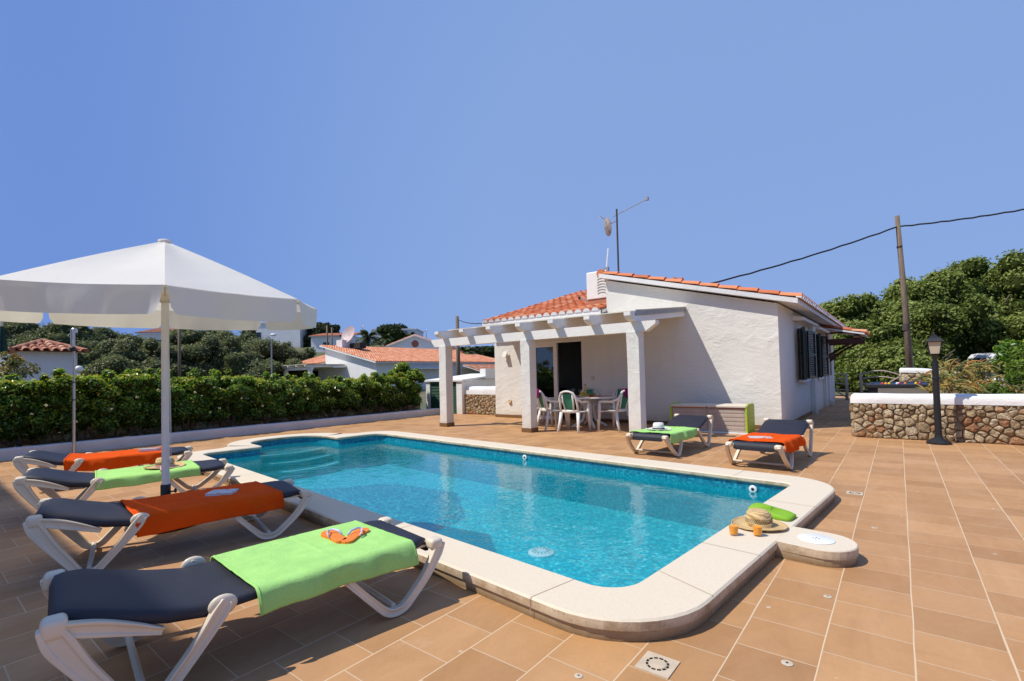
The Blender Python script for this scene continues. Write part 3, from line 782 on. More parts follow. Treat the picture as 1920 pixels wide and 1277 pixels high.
def capped_stone_wall(name, label, a, b, h, cap_h, th=0.36, seed=1, size=0.15, top=None, ends=(True, True), faces=(1,), group=None, depth=0.05, cap_r=True, cap_over=0.03):
    """rubble wall from a to b (xy), stone to height h, white rounded cap on top; faces: +1 = right-hand side of a->b faces out"""
    a, b = Vector((*a, 0)), Vector((*b, 0)); d = (b-a); L = d.length; d.normalize(); nr = Vector((d.y, -d.x, 0))
    t = thing(name, label, 'wall', a, 0, group)
    loc = lambda p: tuple(Vector(p) - a)
    mb = MB(); co = MB()
    topf = top or (lambda s: h)
    for f in faces:
        if f == 1: stones(mb, L, h, lambda s, z, q: loc(a + d*s + nr*(q) + Vector((0, 0, z))), size, seed, depth, topfn=top)
        else: stones(mb, L, h, lambda s, z, q: loc(b - d*s - nr*(th+q) + Vector((0, 0, z))), size, seed+7, depth, topfn=None)
    if ends[0]: stones(mb, th, h, lambda s, z, q: loc(a - nr*(th-s) - d*q + Vector((0, 0, z))), size, seed+3, depth, topfn=(lambda s: topf(0)) if top else None)
    if ends[1]: stones(mb, th, h, lambda s, z, q: loc(b - nr*s + d*q + Vector((0, 0, z))), size, seed+5, depth, topfn=(lambda s: topf(L)) if top else None)
    mb.build('stone_facing', M['stone'], t, auto=50)
    ns = 24 if top else 1
    for k in range(ns):
        s0, s1 = L*k/ns, L*(k+1)/ns
        q = [a+d*s0, a+d*s1, a+d*s1-nr*th, a+d*s0-nr*th]
        z0, z1 = topf(s0), topf(s1)
        vs = [loc(p - Vector((0, 0, .05))) for p in q] + [loc(q[0]+Vector((0, 0, z0))), loc(q[1]+Vector((0, 0, z1))), loc(q[2]+Vector((0, 0, z1))), loc(q[3]+Vector((0, 0, z0)))]
        co.add(vs, [(0, 3, 2, 1), (4, 5, 6, 7), (0, 1, 5, 4), (1, 2, 6, 5), (2, 3, 7, 6), (3, 0, 4, 7)])
    co.build('wall_core', M['mortar'], t)
    if cap_h > 0:
        cm = MB(); n = max(16, int(L/0.2)); pr = []
        hw = th/2 + cap_over; seg = 10
        for k in range(seg+1):
            an = pi*k/seg
            x = -cos(an); z = sin(an)
            pr.append((math.copysign(abs(x)**0.55, x)*hw, cap_h*0.30 + (cap_h*0.70)*abs(z)**0.6))
        pr = [(-hw, 0)] + pr + [(hw, 0)]
        rows = []
        extra = [(-0.03, .80, .72), (-0.012, .93, .9)] 
        ss = [(-.045, .72, .55), (-.03, .9, .85)] + [(L*k/n, 1, 1) for k in range(n+1)] + [(L+.03, .9, .85), (L+.045, .72, .55)]
        for s, kw, kh in ss:
            sc = max(0, min(L, s)); bz = topf(sc)
            row = []
            for (x, z) in pr:
                wv = noise.noise(Vector((s*2.2+seed*3, x*3, z*4)))*0.012 + noise.noise(Vector((s*7+seed, x*8, z*8)))*0.004
                row.append(loc(a + d*s - nr*(th/2) - nr*(x*kw + (wv if x > 0 else -wv)) + Vector((0, 0, bz + z*kh + wv*(1 if z > .02 else 0)))))
            rows.append(row)
        m_ = len(pr); vs = [p for r_ in rows for p in r_]
        fs = [(i*m_+k, i*m_+(k+1) % m_, (i+1)*m_+(k+1) % m_, (i+1)*m_+k) for i in range(len(rows)-1) for k in range(m_)]
        fs += [tuple(reversed(range(m_))), tuple((len(rows)-1)*m_+k for k in range(m_))]
        c = cm.add(vs, fs).build('wall_cap', M['white_smooth'], t, auto=60)
        recalc(c)
    return t
def recalc(o):
    bm = bmesh.new(); bm.from_mesh(o.data); bmesh.ops.recalc_face_normals(bm, faces=bm.faces); bm.to_mesh(o.data); bm.free()
def wpos(o):
    p = Vector((0, 0, 0))
    while o is not None: p += o.location; o = o.parent
    return p
def wb(mb, name, mat, par, **kw):
    """build from world coordinates under a parent that has no rotation"""
    o = mb.build(name, mat, par, **kw)
    if par is not None: o.location = -wpos(par)
    return o

def window_shutters(par, u, v0, v1, z0, z1, ang=(8, 6)):
    """side-wall window (wall faces +u) with two louvred leaves folded open against the wall"""
    fr = MB()
    t = 0.05
    fr.box(u+.002, u+.05, v0, v0+t, z0, z1); fr.box(u+.002, u+.05, v1-t, v1, z0, z1)
    fr.box(u+.002, u+.05, v0+t, v1-t, z0, z0+t); fr.box(u+.002, u+.05, v0+t, v1-t, z1-t, z1)
    fr.box(u+.002, u+.045, (v0+v1)/2-.03, (v0+v1)/2+.03, z0+t, z1-t)
    f = wb(fr, 'window', M['shutter'], par)
    g = MB(); g.box(u+.004, u+.018, v0+t, v1-t, z0+t, z1-t); wb(g, 'pane', M['car_glass'], f)
    s = MB(); s.box(u, u+.11, v0-.06, v1+.06, z0-.07, z0-.005); wb(s, 'sill', M['white_smooth'], f, bevel=.006)
    w = (v1-v0)/2 + .02
    for side, hinge, a in ((0, v0, ang[0]), (1, v1, ang[1])):
        m = MB(); 
        m.box(0, .045, 0, .05, z0, z1); m.box(0, .045, w-.05, w, z0, z1)
        m.box(0, .045, .05, w-.05, z0, z0+.06); m.box(0, .045, .05, w-.05, z1-.06, z1); m.box(0, .045, .05, w-.05, (z0+z1)/2-.03, (z0+z1)/2+.03)
        ns = 24
        for k in range(ns):
            zz = z0+.065 + (z1-z0-.13)*(k+.5)/ns
            m.box(-.022, .022, .05, w-.05, -.0035, .0035, M=Matrix.Translation((.022, 0, zz)) @ Matrix.Rotation(R(38), 4, 'Y'))
        sg = -1 if side == 0 else 1
        mt = Matrix.Translation((u+.055, hinge, 0)) @ Matrix.Rotation(R(-sg*a), 4, 'Z') @ (Matrix.Scale(sg, 4, (0, 1, 0)))
        m.xf(mt); o = wb(m, 'shutter', M['shutter'], par); recalc(o)

# ------------------------------------------------------------------ the villa
V0 = 11.5
villa = thing('villa', 'white plastered single storey villa with orange tiled roofs and green shutters behind the pergola', 'house', (-5.9, V0, 0))
mb = MB()
# wing, front wall with door opening u -8.33..-6.66, z 0..2.2
wz = 2.85
mb.box(-9.75, -8.33, V0, V0+.25, -.05, wz); mb.box(-6.66, -5.9, V0, V0+.25, -.05, wz); mb.box(-8.33, -6.66, V0, V0+.25, 2.2, wz)
mb.prism([(V0+.25, -.05), (17.0, -.05), (17.0, 4.33), (V0+.25, 2.9)], 'x', -9.75, -9.5)
mb.box(-9.5, -8.3, 16.8, 17.0, -.05, 4.2); mb.box(-7.7, -5.9, 16.8, 17.0, -.05, 4.2); mb.box(-8.3, -7.7, 16.8, 17.0, -.05, .9); mb.box(-8.3, -7.7, 16.8, 17.0, 1.95, 4.2)
# main body: gable facing the pool
mb.prism([(-5.9, -.05), (-1.95, -.05), (-1.95, 2.66), (-5.9, 3.68)], 'y', V0, V0+.25)
mb.box(-2.2, -1.95, V0+.25, 22.2, -.05, 2.66)
mb.prism([(-5.9, -.05), (-1.95, -.05), (-1.95, 2.66), (-5.9, 3.68)], 'y', 22.2, 22.4)
mb.box(-5.9, -5.65, V0+.25, 22.2, -.05, 3.68)
# pilasters and ledges on the side wall
mb.box(-1.948, -1.83, 15.85, 16.35, -.05, 2.5); mb.box(-1.948, -1.86, 18.75, 19.1, -.05, 2.5)
wall = wb(mb, 'wall', M['white_wall'], villa)
for (a, c, z) in ((13.25, 15.84, 2.42), (16.36, 18.74, 2.38)):
    l = MB(); l.prism([(-1.948, z), (-1.72, z), (-1.70, z+.06), (-1.948, z+.12)], 'y', a, c); wb(l, 'window_ledge', M['white_smooth'], villa)
# interior floor and dark furniture seen through the open door
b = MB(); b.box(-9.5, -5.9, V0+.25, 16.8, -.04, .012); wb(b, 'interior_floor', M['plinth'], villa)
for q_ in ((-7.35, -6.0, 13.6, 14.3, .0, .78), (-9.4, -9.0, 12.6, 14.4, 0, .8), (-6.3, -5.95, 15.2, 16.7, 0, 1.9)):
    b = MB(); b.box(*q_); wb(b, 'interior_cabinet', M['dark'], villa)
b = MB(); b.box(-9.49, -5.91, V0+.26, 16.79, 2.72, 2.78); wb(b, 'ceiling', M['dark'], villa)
b = MB(); b.box(-7.66, -7.52, 16.72, 16.78, .7, 2.3); b.box(-8.5, -8.34, 16.72, 16.78, .7, 2.3); wb(b, 'curtain', M['paper'], villa)
# patio door: fixed frame, one sliding leaf, one open
df = MB()
z1 = 2.2
df.box(-8.33, -8.28, V0+.02, V0+.12, 0, z1); df.box(-6.70, -6.66, V0+.02, V0+.12, 0, z1); df.box(-8.28, -6.70, V0+.02, V0+.12, z1-.05, z1)
df.box(-7.62, -7.50, V0+.03, V0+.10, 0, z1-.05); df.box(-8.28, -7.62, V0+.03, V0+.08, 0, .10); df.box(-8.28, -7.62, V0+.03, V0+.08, z1-.15, z1-.05); df.box(-8.28, -8.22, V0+.03, V0+.08, .1, z1-.15)
dr = wb(df, 'patio_door', M['alu'], villa, bevel=.004)
g = MB(); g.box(-8.22, -7.62, V0+.05, V0+.058, .10, z1-.15); wb(g, 'pane', M['window_glass'], dr)
# roofs -----------------------------------------------------------
SL = 0.272
sl1 = Vector((0, 1, SL)).normalized()
b = MB(); b.prism([(V0-.30, 2.80), (V0-.30, 2.88), (17.1, 4.40), (19.5, 3.75), (19.5, 3.67), (17.1, 4.3)], 'x', -9.93, -5.905)
wing = wb(b, 'wing_roof', M['white_smooth'], villa)
b = MB(); tiled(b, (-9.92, V0-.36, 2.885), (1, 0, 0), sl1, 4.0, 6.1, 0.25, 0.40, random.Random(5))
wb(b, 'roof_tiles', M['roof'], wing, auto=60)
b = MB(); eave_scallops(b, (-9.92, V0-.335, 2.885), (1, 0, 0), sl1, 4.0, 0.25, 0.09); b.box(-9.93, -5.905, V0-.345, V0-.25, 2.79, 2.885); wb(b, 'mortar_eave', M['white_smooth'], wing)
b = MB()
for k in range(9): 
    b.tube([(-9.9+k*.45, 17.1, 4.43), (-9.4+k*.45, 17.1, 4.445)], [.11, .095], 10, tint=random.random())
wb(b, 'ridge_tiles', M['roof'], wing)
S2 = 0.258
sl2 = Vector((-1, 0, S2)).normalized()
# main roof slab, verge overhanging the gable by .3
b = MB(); b.prism([(-1.55, 2.60), (-1.55, 2.70), (-6.0, 2.70+4.45*S2), (-6.0, 2.60+4.45*S2)], 'y', V0-.20, 22.6)
main = wb(b, 'main_roof', M['white_smooth'], villa)
b = MB(); tiled(b, (-1.50, V0-.18, 2.705), (0, 1, 0), sl2, 11.25, 4.55, 0.25, 0.415, random.Random(6), rad=.095)
wb(b, 'roof_tiles', M['roof'], main, auto=60)
b = MB(); eave_scallops(b, (-1.52, V0-.18, 2.705), (0, 1, 0), sl2, 11.25, 0.25, 0.095); wb(b, 'mortar_eave', M['white_smooth'], main)
b = MB()
for k in range(28):
    b.tube([(-6.02, V0-.08+k*.4, 3.875), (-6.02, V0+.37+k*.4, 3.89)], [.11, .095], 10, tint=random.random())
wb(b, 'ridge_tiles', M['roof'], main)
b = MB(); b.box(-4.0, -3.55, 15.0, 15.5, 3.3, 3.62); b.box(-4.06, -3.49, 14.94, 15.56, 3.62, 3.68); wb(b, 'roof_vent', M['roof_old'], main)
for (v0_, v1_) in ((13.95, 15.05), (16.95, 18.05)):
    window_shutters(villa, -1.95, v0_, v1_, 1.0, 2.27, (14, 10))
# narrow windows further along
for v0_ in (19.6, 20.9):
    b = MB(); b.box(-1.948, -1.93, v0_, v0_+.5, 1.0, 2.1); wb(b, 'window', M['grey_panel'], villa)
# plinth strips
b = MB(); b.box(-9.765, -8.34, V0-.012, V0-.001, 0.001, .09); b.box(-6.65, -1.93, V0-.012, V0-.001, 0.001, .09); b.box(-1.949, -1.937, V0, 15.84, .001, .09); wb(b, 'plinth', M['plinth'], villa)
b = MB(); b.box(-1.948, -1.80, 19.2, 19.34, .12, 2.5); b.box(-1.80, -1.72, 19.2, 19.34, .02, .2); wb(b, 'drainpipe', M['white_smooth'], villa, bevel=.01)
# porch canopy on brackets
b = MB()
for v in (18.95, 20.6):
    b.box(-1.95, -.88, v, v+.13, 2.06, 2.20)
    b.add([(-1.95, v+.02, 1.42), (-1.95, v+.11, 1.42), (-1.95, v+.11, 1.60), (-1.95, v+.02, 1.60), (-1.22, v+.02, 2.06), (-1.22, v+.11, 2.06), (-1.05, v+.11, 2.06), (-1.05, v+.02, 2.06)],
          [(0, 1, 2, 3), (4, 5, 6, 7), (0, 1, 5, 4), (1, 2, 6, 5) if False else (3, 2, 6, 7), (0, 3, 7, 4), (1, 2, 6, 5)])
b.box(-1.08, -.94, 18.8, 20.9, 2.20, 2.30); b.box(-1.95, -.9, 18.86, 18.93, 2.36, 2.42, M=Matrix.Identity(4))
wb(b, 'porch_bracket', M['brown_wood'], villa)
b = MB(); b.prism([(-.80, 2.28), (-.80, 2.33), (-1.95, 2.60), (-1.95, 2.55)], 'y', 18.75, 20.95); pr_ = wb(b, 'porch_roof', M['white_smooth'], villa)
b = MB(); tiled(b, (-.76, 18.75, 2.335), (0, 1, 0), Vector((-1, 0, .235)), 2.25, 1.2, 0.25, 0.4, random.Random(2)); wb(b, 'roof_tiles', M['roof'], pr_, auto=60)
b = MB(); b.box(-1.948, -1.85, 18.4, 18.55, 2.0, 2.2); wb(b, 'wall_lantern', M['grey_panel'], villa)

# air conditioner and aerials
ac = thing('air_conditioner', 'white outdoor air conditioning unit beside the top of the gable wall', 'air conditioner', (-6.35, 12.0, 3.1))
b = MB(); b.box(-6.62, -6.0, 11.75, 12.1, 3.28, 4.02); wb(b, 'casing', M['alu'], ac, bevel=.02)
b = MB(); b.box(-6.62, -6.0, 11.78, 12.08, 3.12, 3.27); wb(b, 'base', M['roof_old'], ac)
b = MB()
for k in range(7): b.tube([(-6.28+.13*cos(t)*1, 11.742, 3.68 + 0 + .0) if False else (-6.16+.12*cos(t), 11.742, 3.40+k*.075+.04*sin(t)) for t in [pi*q/6 for q in range(7)]], .007, 5)
wb(b, 'fan_grille', M['galv'], ac)
ms = thing('aerial_mast', 'thin rusty aerial mast with small grey dish and long slanted boom', 'antenna', (-6.5, 13.5, 3.8))
b = MB(); b.tube([(-6.5, 13.5, 3.8), (-6.5, 13.5, 6.2)], .028, 8); wb(b, 'mast', M['rust'], ms)
b = MB(); b.tube([(-6.62, 13.5, 6.0), (-5.54, 13.5, 6.27)], .014, 6); b.box(-5.58, -5.50, 13.46, 13.54, 6.24, 6.33); wb(b, 'boom', M['galv'], ms)
b = MB(); b.lathe([(0.0, 0), (.14, .02), (.24, .07), (.242, .085), (.14, .035), (0.0, .015)], 24, sx=.85, sy=1.2)
b.xf(Matrix.Translation((-6.86, 13.45, 5.72)) @ Matrix.Rotation(R(90), 4, 'Z') @ Matrix.Rotation(R(55), 4, 'Z') @ Matrix.Rotation(R(82), 4, 'X')); wb(b, 'dish', M['dish_grey'], ms, auto=50)
b = MB(); b.tube([(-6.5, 13.5, 5.85), (-6.75, 13.46, 5.78)], .015, 6); b.tube([(-6.86, 13.4, 5.95), (-6.95, 13.2, 6.02), (-6.86, 13.15, 5.9)], .01, 5); wb(b, 'dish_arm', M['galv'], ms)
ms2 = thing('flat_aerial', 'small pale blade aerial on a grey bracket left of the mast', 'antenna', (-6.35, 12.6, 3.85))
b = MB(); b.box(-6.50, -6.36, 12.55, 12.62, 3.86, 4.28); wb(b, 'bracket', M['galv'], ms2)
b = MB(); b.tube([(-6.43, 12.6, 4.28), (-6.36, 12.6, 4.82)], .022, 6, flat=.4); wb(b, 'blade', M['lid_white'], ms2)
ms3 = thing('dish_feed_arm', 'black receiver arm sticking out from the low tiled roof beside the air conditioner', 'antenna', (-6.7, 12.2, 3.2))
b = MB(); b.tube([(-6.55, 12.1, 3.12), (-6.85, 12.1, 3.33), (-7.02, 12.1, 3.42)], .018, 6); b.tube([(-6.6, 12.1, 3.6), (-6.9, 12.1, 3.36)], .006, 5); wb(b, 'arm', M['galv'], ms3)
b = MB(); b.lathe([(.0, 0), (.035, .01), (.04, .07), (.0, .09)], 10, (-7.05, 12.1, 3.38)); wb(b, 'receiver', M['black'], ms3)

# fittings on the facade
t = thing('wall_lamp', 'white triangular uplighter on the front wall left of the patio door', 'wall lamp', (-9.27, V0-.06, 1.8))
b = MB(); b.prism([(-.10, 0), (-.10, .015), (0, .19), (0, 0)], 'x', -.075, .075); b.build('shade', M['white_smooth'], t)
t = thing('ornament', 'small pale wall ornament low on the wall beside the patio door', 'ornament', (-9.17, V0-.02, .45))
b = MB(); b.sphere((0, 0, 0), .06, 10, 6, (1, .5, .9)); b.sphere((-.035, 0, .06), .02, 6, 4, (1, .6, 1.4)); b.sphere((.035, 0, .06), .02, 6, 4, (1, .6, 1.4)); b.build('plaque', M['straw'], t, smooth=True)
t = thing('light_switch', 'square cream outdoor switch on the shaded wall right of the patio door', 'switch', (-6.36, V0-.02, 1.15))
b = MB(); b.box(-.04, .04, -.01, .02, -.05, .05); b.build('plate', M['cream'], t, bevel=.004)
b = MB(); b.box(-.022, .022, -.015, -.0105, -.03, .03); b.build('rocker', M['paper'], t)

# ------------------------------------------------------------------ pergola
pg = thing('pergola', 'white pergola on three square posts in front of the villa', 'pergola', (-6.6, 8.87, 0))
for i, u in enumerate((-9.19, -6.54, -3.97)):
    b = MB()
    nz = 14
    def pf(a, t_, u=u):
        s = a*4; k = int(min(3, math.floor(s))); f = s-k
        cs = [(-.122, -.122), (.122, -.122), (.122, .122), (-.122, .122)]
        p = cs[k]; q = cs[(k+1) % 4]
        x = p[0]+(q[0]-p[0])*f; y = p[1]+(q[1]-p[1])*f
        z = .09 + 1.965*t_
        nn = noise.noise(Vector((x*6+u, y*6, z*2.6)))*.010
        return (u + x*(1+nn*6), 8.88 + y*(1+nn*6), z)
    b.grid(pf, 16, nz)
    b.box(u-.118, u+.118, 8.762, 8.998, 2.0, 2.055)
    p = wb(b, 'post', M['white_wall'], pg)
    b = MB(); b.box(u-.137, u+.137, 8.743, 9.017, 0.001, .095); wb(b, 'plinth', M['plinth'], p, bevel=.004)
b = MB(); b.prism([(-9.62, 2.25), (-9.62, 2.19), (-9.50, 2.055), (-3.72, 2.055), (-3.52, 2.19), (-3.52, 2.25)], 'y', 8.79, 8.97)
wb(b, 'beam', M['white_beam'], pg)
ru = [-9.12 + .862*i for i in range(7)]
for u in ru:
    b = MB()
    zz = lambda v: 2.252 + (v-8.79)*0.115
    b.prism([(8.50, zz(8.50)+.13), (8.50, zz(8.50)+.20), (11.49, zz(11.49)+.20), (11.49, zz(11.49)), (8.79, zz(8.79)), (8.66, zz(8.66)+.02), (8.56, zz(8.56)+.065)], 'x', u-.065, u+.065)
    wb(b, 'rafter', M['white_beam'], pg)
b = MB()
zz = lambda v: 2.252 + (v-8.79)*0.115 + .203
b.prism([(8.98, zz(8.98)), (8.98, zz(8.98)+.02), (11.49, zz(11.49)+.02), (11.49, zz(11.49))], 'x', -9.2, -3.86)
wb(b, 'roof_sheet', M['cream'], pg)
b = MB()
zz2 = lambda v: 2.252 + (v-8.79)*0.115
b.prism([(8.72, zz2(8.72)+.11), (8.72, zz2(8.72)+.225), (11.49, zz2(11.49)+.225), (11.49, zz2(11.49)+.11)], 'x', ru[-1]+.068, ru[-1]+.082)
wb(b, 'edge_board', M['galv'], pg)

# ------------------------------------------------------------------ shed, walls left of the villa
capped_stone_wall('garden_wall', 'short rubble wall with thick white cap between the green shed and the villa', (-11.50, 12.0), (-9.78, 12.0), .66, .26, .4, 21, .13, faces=(1,), ends=(False, False), depth=.04)
sh = thing('garden_shed', 'low white shed with dark green louvred double doors', 'shed', (-12.4, 11.9, 0))
b = MB(); b.box(-13.3, -13.1, 11.85, 12.05, -.02, 1.1); b.box(-11.78, -11.52, 11.85, 12.05, -.02, 1.1); b.box(-13.3, -13.1, 12.05, 14.2, -.02, 1.1); b.box(-11.72, -11.52, 12.05, 14.2, -.02, 1.15); b.box(-13.1, -11.72, 14.0, 14.2, -.02, 1.2)
b.prism([(11.8, 1.101), (11.8, 1.16), (14.3, 1.36), (14.3, 1.30)], 'x', -13.38, -11.45)
b.box(-11.72, -11.46, 13.0, 14.2, 1.16, 1.52)
wb(b, 'wall', M['white_smooth'], sh)
for (a, c) in ((-13.1, -12.445), (-12.435, -11.78)):
    b = MB(); b.box(a, a+.05, 11.88, 11.93, .02, 1.08); b.box(c-.05, c, 11.88, 11.93, .02, 1.08); b.box(a+.05, c-.05, 11.88, 11.93, .02, .07); b.box(a+.05, c-.05, 11.88, 11.93, 1.03, 1.08); b.box(a+.05, c-.05, 11.925, 11.93, .07, 1.03)
    for k in range(18):
        b.box(a+.05, c-.05, -.022, .022, -.004, .004, M=Matrix.Translation((0, 11.90, .097+k*.053)) @ Matrix.Rotation(R(40), 4, 'X'))
    wb(b, 'door', M['shed_door'], sh)
# wall behind the hedge and the planter kerb
capped_stone_wall('boundary_wall', 'long rubble boundary wall with white cap behind the clipped hedge', (-13.55, -2.5), (-13.55, 11.75), .80, .15, .35, 33, .24, faces=(1,), ends=(False, True), depth=.04)
b = MB()
def kf(i, j):
    v = -4 + 15.55*i; prof = [(-12.30, 0.0), (-12.30, .185), (-12.315, .2), (-12.455, .205), (-12.47, .19), (-12.47, 0.0)]
    k = int(round(j*5)); p = prof[k]; n_ = noise.noise(Vector((v*.8, k*.5, 0)))*.012
    return (p[0] + n_ - .02*sin(v*.4), v, p[1] + n_*.5)
b.grid(kf, 60, 5); b.add([(-12.30, 11.55, 0), (-12.3, 11.55, .19), (-12.47, 11.55, .19), (-12.47, 11.55, 0)], [(0, 1, 2, 3)])
kb = b.build('planter_kerb', M['kerb'], smooth=False); tag(kb, 'long low white kerb edging the hedge bed', 'kerb')
b = MB()
b.grid(lambda i, j: (-12.46-1.1*j, -4+15.5*i, .13+.05*noise.noise(Vector((i*40, j*6, 0)))), 80, 8); so_ = b.build('planting_bed', M['soil']); tag(so_, kind='structure')
for p in so_.data.polygons:
    if p.normal.z < 0: p.flip()

# shower
t = thing('outdoor_shower', 'slim steel garden shower pole standing in front of the hedge', 'shower', (-12.16, 2.12, 0))
b = MB(); b.lathe([(.07, 0), (.07, .012), (.03, .02)], 16); b.tube([(0, 0, 0), (0, 0, 1.35)], .026, 12); b.tube([(0, 0, 1.35), (0, 0, 2.2), (.01, 0, 2.28)], .019, 12); b.build('pole', M['steel'], t, auto=40)
b = MB(); b.lathe([(.05, -.02), (.05, .05), (.03, .07)], 14, (.02, 0, 2.29)); b.tube([(.055, -.03, 2.32), (.06, -.03, 2.0)], [.035, .03], 10); b.build('shower_head', M['steel'], t, auto=40)
b = MB(); b.lathe([(.03, 0), (.05, .02), (.05, .07), (.02, .09)], 10, (.07, -.03, 1.92)); b.build('spray_face', M['black'], t)
b = MB(); b.tube([(.0, -.02, 1.02), (.09, -.04, 1.02)], .012, 8); b.lathe([(.035, 0), (.035, .02)], 10, (0, -.0, 1.0)); b.lathe([(.036, 0), (.036, .02)], 10, (0, -.0, 1.33)); b.build('tap', M['black'], t)

# ------------------------------------------------------------------ right-hand wall, lamp post
capped_stone_wall('terrace_wall', 'long rubble stone wall with thick white rounded cap behind the lamp post', (-.69, 11.02), (6.3, 10.95), .62, .17, .40, 51, .140, faces=(1,), ends=(True, False), depth=.045)
t = thing('lamp_post', 'black garden lamp post with square lantern in front of the stone wall', 'lamp post', (.47, 10.62, 0))
b = MB(); b.lathe([(.17, 0), (.17, .03), (.15, .045), (.06, .10), (.05, .14)], 8, rot=.39); b.build('base', M['black'], t)
b = MB(); b.tube([(0, 0, .12), (0, 0, 1.36)], [.048, .042], 12); b.lathe([(.05, 0), (.055, .02), (.05, .04)], 12, (0, 0, 1.05)); b.build('post', M['black'], t, auto=50)
b = MB(); b.lathe([(.03, 1.34), (.045, 1.40), (.06, 1.44), (.075, 1.475)], 4, rot=pi/4); b.build('neck', M['black'], t)
b = MB(); b.lathe([(.085, 1.476), (.125, 1.668)], 4, rot=pi/4); lg = b.build('lantern', M['lamp_glass'], t)
b = MB()
for k in range(4):
    a = pi/4+k*pi/2; b.tube([(.087*cos(a), .087*sin(a), 1.475), (.128*cos(a), .128*sin(a), 1.67)], .008, 5)
b.build('lantern_frame', M['black'], lg)
b = MB(); b.lathe([(.165, 1.665), (.17, 1.675), (.11, 1.725), (.06, 1.755), (.055, 1.775), (.02, 1.79), (.022, 1.81), (.004, 1.83)], 4, rot=pi/4); b.build('cap', M['black'], t)

# storage box
t = thing('storage_box', 'long beige resin storage box with lime green ends against the villa wall', 'storage box', (-3.16, 10.8, 0))
b = MB()
for (a, c) in ((-.735, -.003), (.003, .735)):
    b.box(a, c, -.29, .29, .03, .50)
    for k in range(5): b.box(a+.02, c-.02, -.297, -.289, .08+k*.083, .135+k*.083)
b.build('body', M['box_beige'], t, bevel=.004)
for x in (-1, 1):
    b = MB(); b.box(min(x*.737, x*.775), max(x*.737, x*.775), -.315, .315, .0, .545); b.prism([(-.31, .545), (.31, .545), (.20, .585), (-.20, .585)], 'x', min(x*.737, x*.775), max(x*.737, x*.775))
    for k in range(4): b.box(min(x*.775, x*.785), max(x*.775, x*.785), -.27, .27, .06+k*.09, .11+k*.09)
    e = b.build('end_panel', M['box_green'], t, bevel=.006)
b = MB(); b.box(-.735, .735, -.305, .305, .502, .518); b.build('trim', M['red_trim'], t)
for (a, c) in ((-.76, -.004), (.004, .76)):
    b = MB(); b.box(a, c, -.33, .31, .52, .565); b.build('lid', M['cream'], t, bevel=.012)
b = MB(); b.box(-.78, .78, -.34, -.295, 0.001, .03); b.build('skid', M['lid_white'], t)
# ------------------------------------------------------------------ sun loungers
FLAT = [(0, .295), (.012, .328), (.05, .348), (.35, .348), (.85, .340), (1.04, .335), (1.15, .340), (1.28, .364), (1.42, .408), (1.53, .443), (1.59, .455), (1.625, .450), (1.642, .41)]
RAISED = [(0, .295), (.012, .328), (.05, .348), (.35, .345), (.9, .340), (1.10, .338), (1.17, .345), (1.26, .372), (1.42, .425), (1.58, .480), (1.65, .502), (1.685, .502), (1.70, .475)]
def zat(prof, x):
    for (a, za), (b, zb) in zip(prof, prof[1:]):
        if a <= x <= b: return za + (zb-za)*(x-a)/(b-a)
    return prof[-1][1]
def bar(mb, path, y, ty, side):
    """flat plastic bar: path of (x, z, width); channel-shaped outer face"""
    pts = []
    P_ = [Vector((p[0], p[1])) for p in path]
    dense = []
    dense.append(list(path[0]))
    lerp = lambda a, b_, t: [a[q]+(b_[q]-a[q])*t for q in range(len(a))]
    for i in range(1, len(path)-1):
        a, p, c = path[i-1], path[i], path[i+1]
        la = math.hypot(p[0]-a[0], p[1]-a[1]); lc = math.hypot(c[0]-p[0], c[1]-p[1])
        f = min(.055, la*.48, lc*.48)
        s, e = lerp(p, a, f/la), lerp(p, c, f/lc)
        for k in range(7):
            t = k/6; dense.append(lerp(lerp(s, p, t), lerp(p, e, t), t))
    dense.append(list(path[-1]))
    rows = []
    for i, d in enumerate(dense):
        a = dense[max(i-1, 0)]; b = dense[min(i+1, len(dense)-1)]
        t = Vector((b[0]-a[0], b[1]-a[1])).normalized(); n = Vector((-t.y, t.x)); w_ = d[2]*.44
        yo = y + (d[3] if len(d) > 3 else 0)*side
        sec = [(-w_, -ty/2), (-w_, ty/2), (-w_*.55, ty/2), (-w_*.45, ty/2-.007), (w_*.45, ty/2-.007), (w_*.55, ty/2), (w_, ty/2), (w_, -ty/2)]
        rows.append([(d[0]+n.x*s, yo+side*q, max(0.001, d[1]+n.y*s)) for s, q in sec])
    m_ = 8; vs = [p for r_ in rows for p in r_]
    fs = [(i*m_+k, i*m_+(k+1) % m_, (i+1)*m_+(k+1) % m_, (i+1)*m_+k) for i in range(len(rows)-1) for k in range(m_)]
    fs += [tuple(reversed(range(m_))), tuple((len(rows)-1)*m_+k for k in range(m_))]
    mb.add(vs, fs)
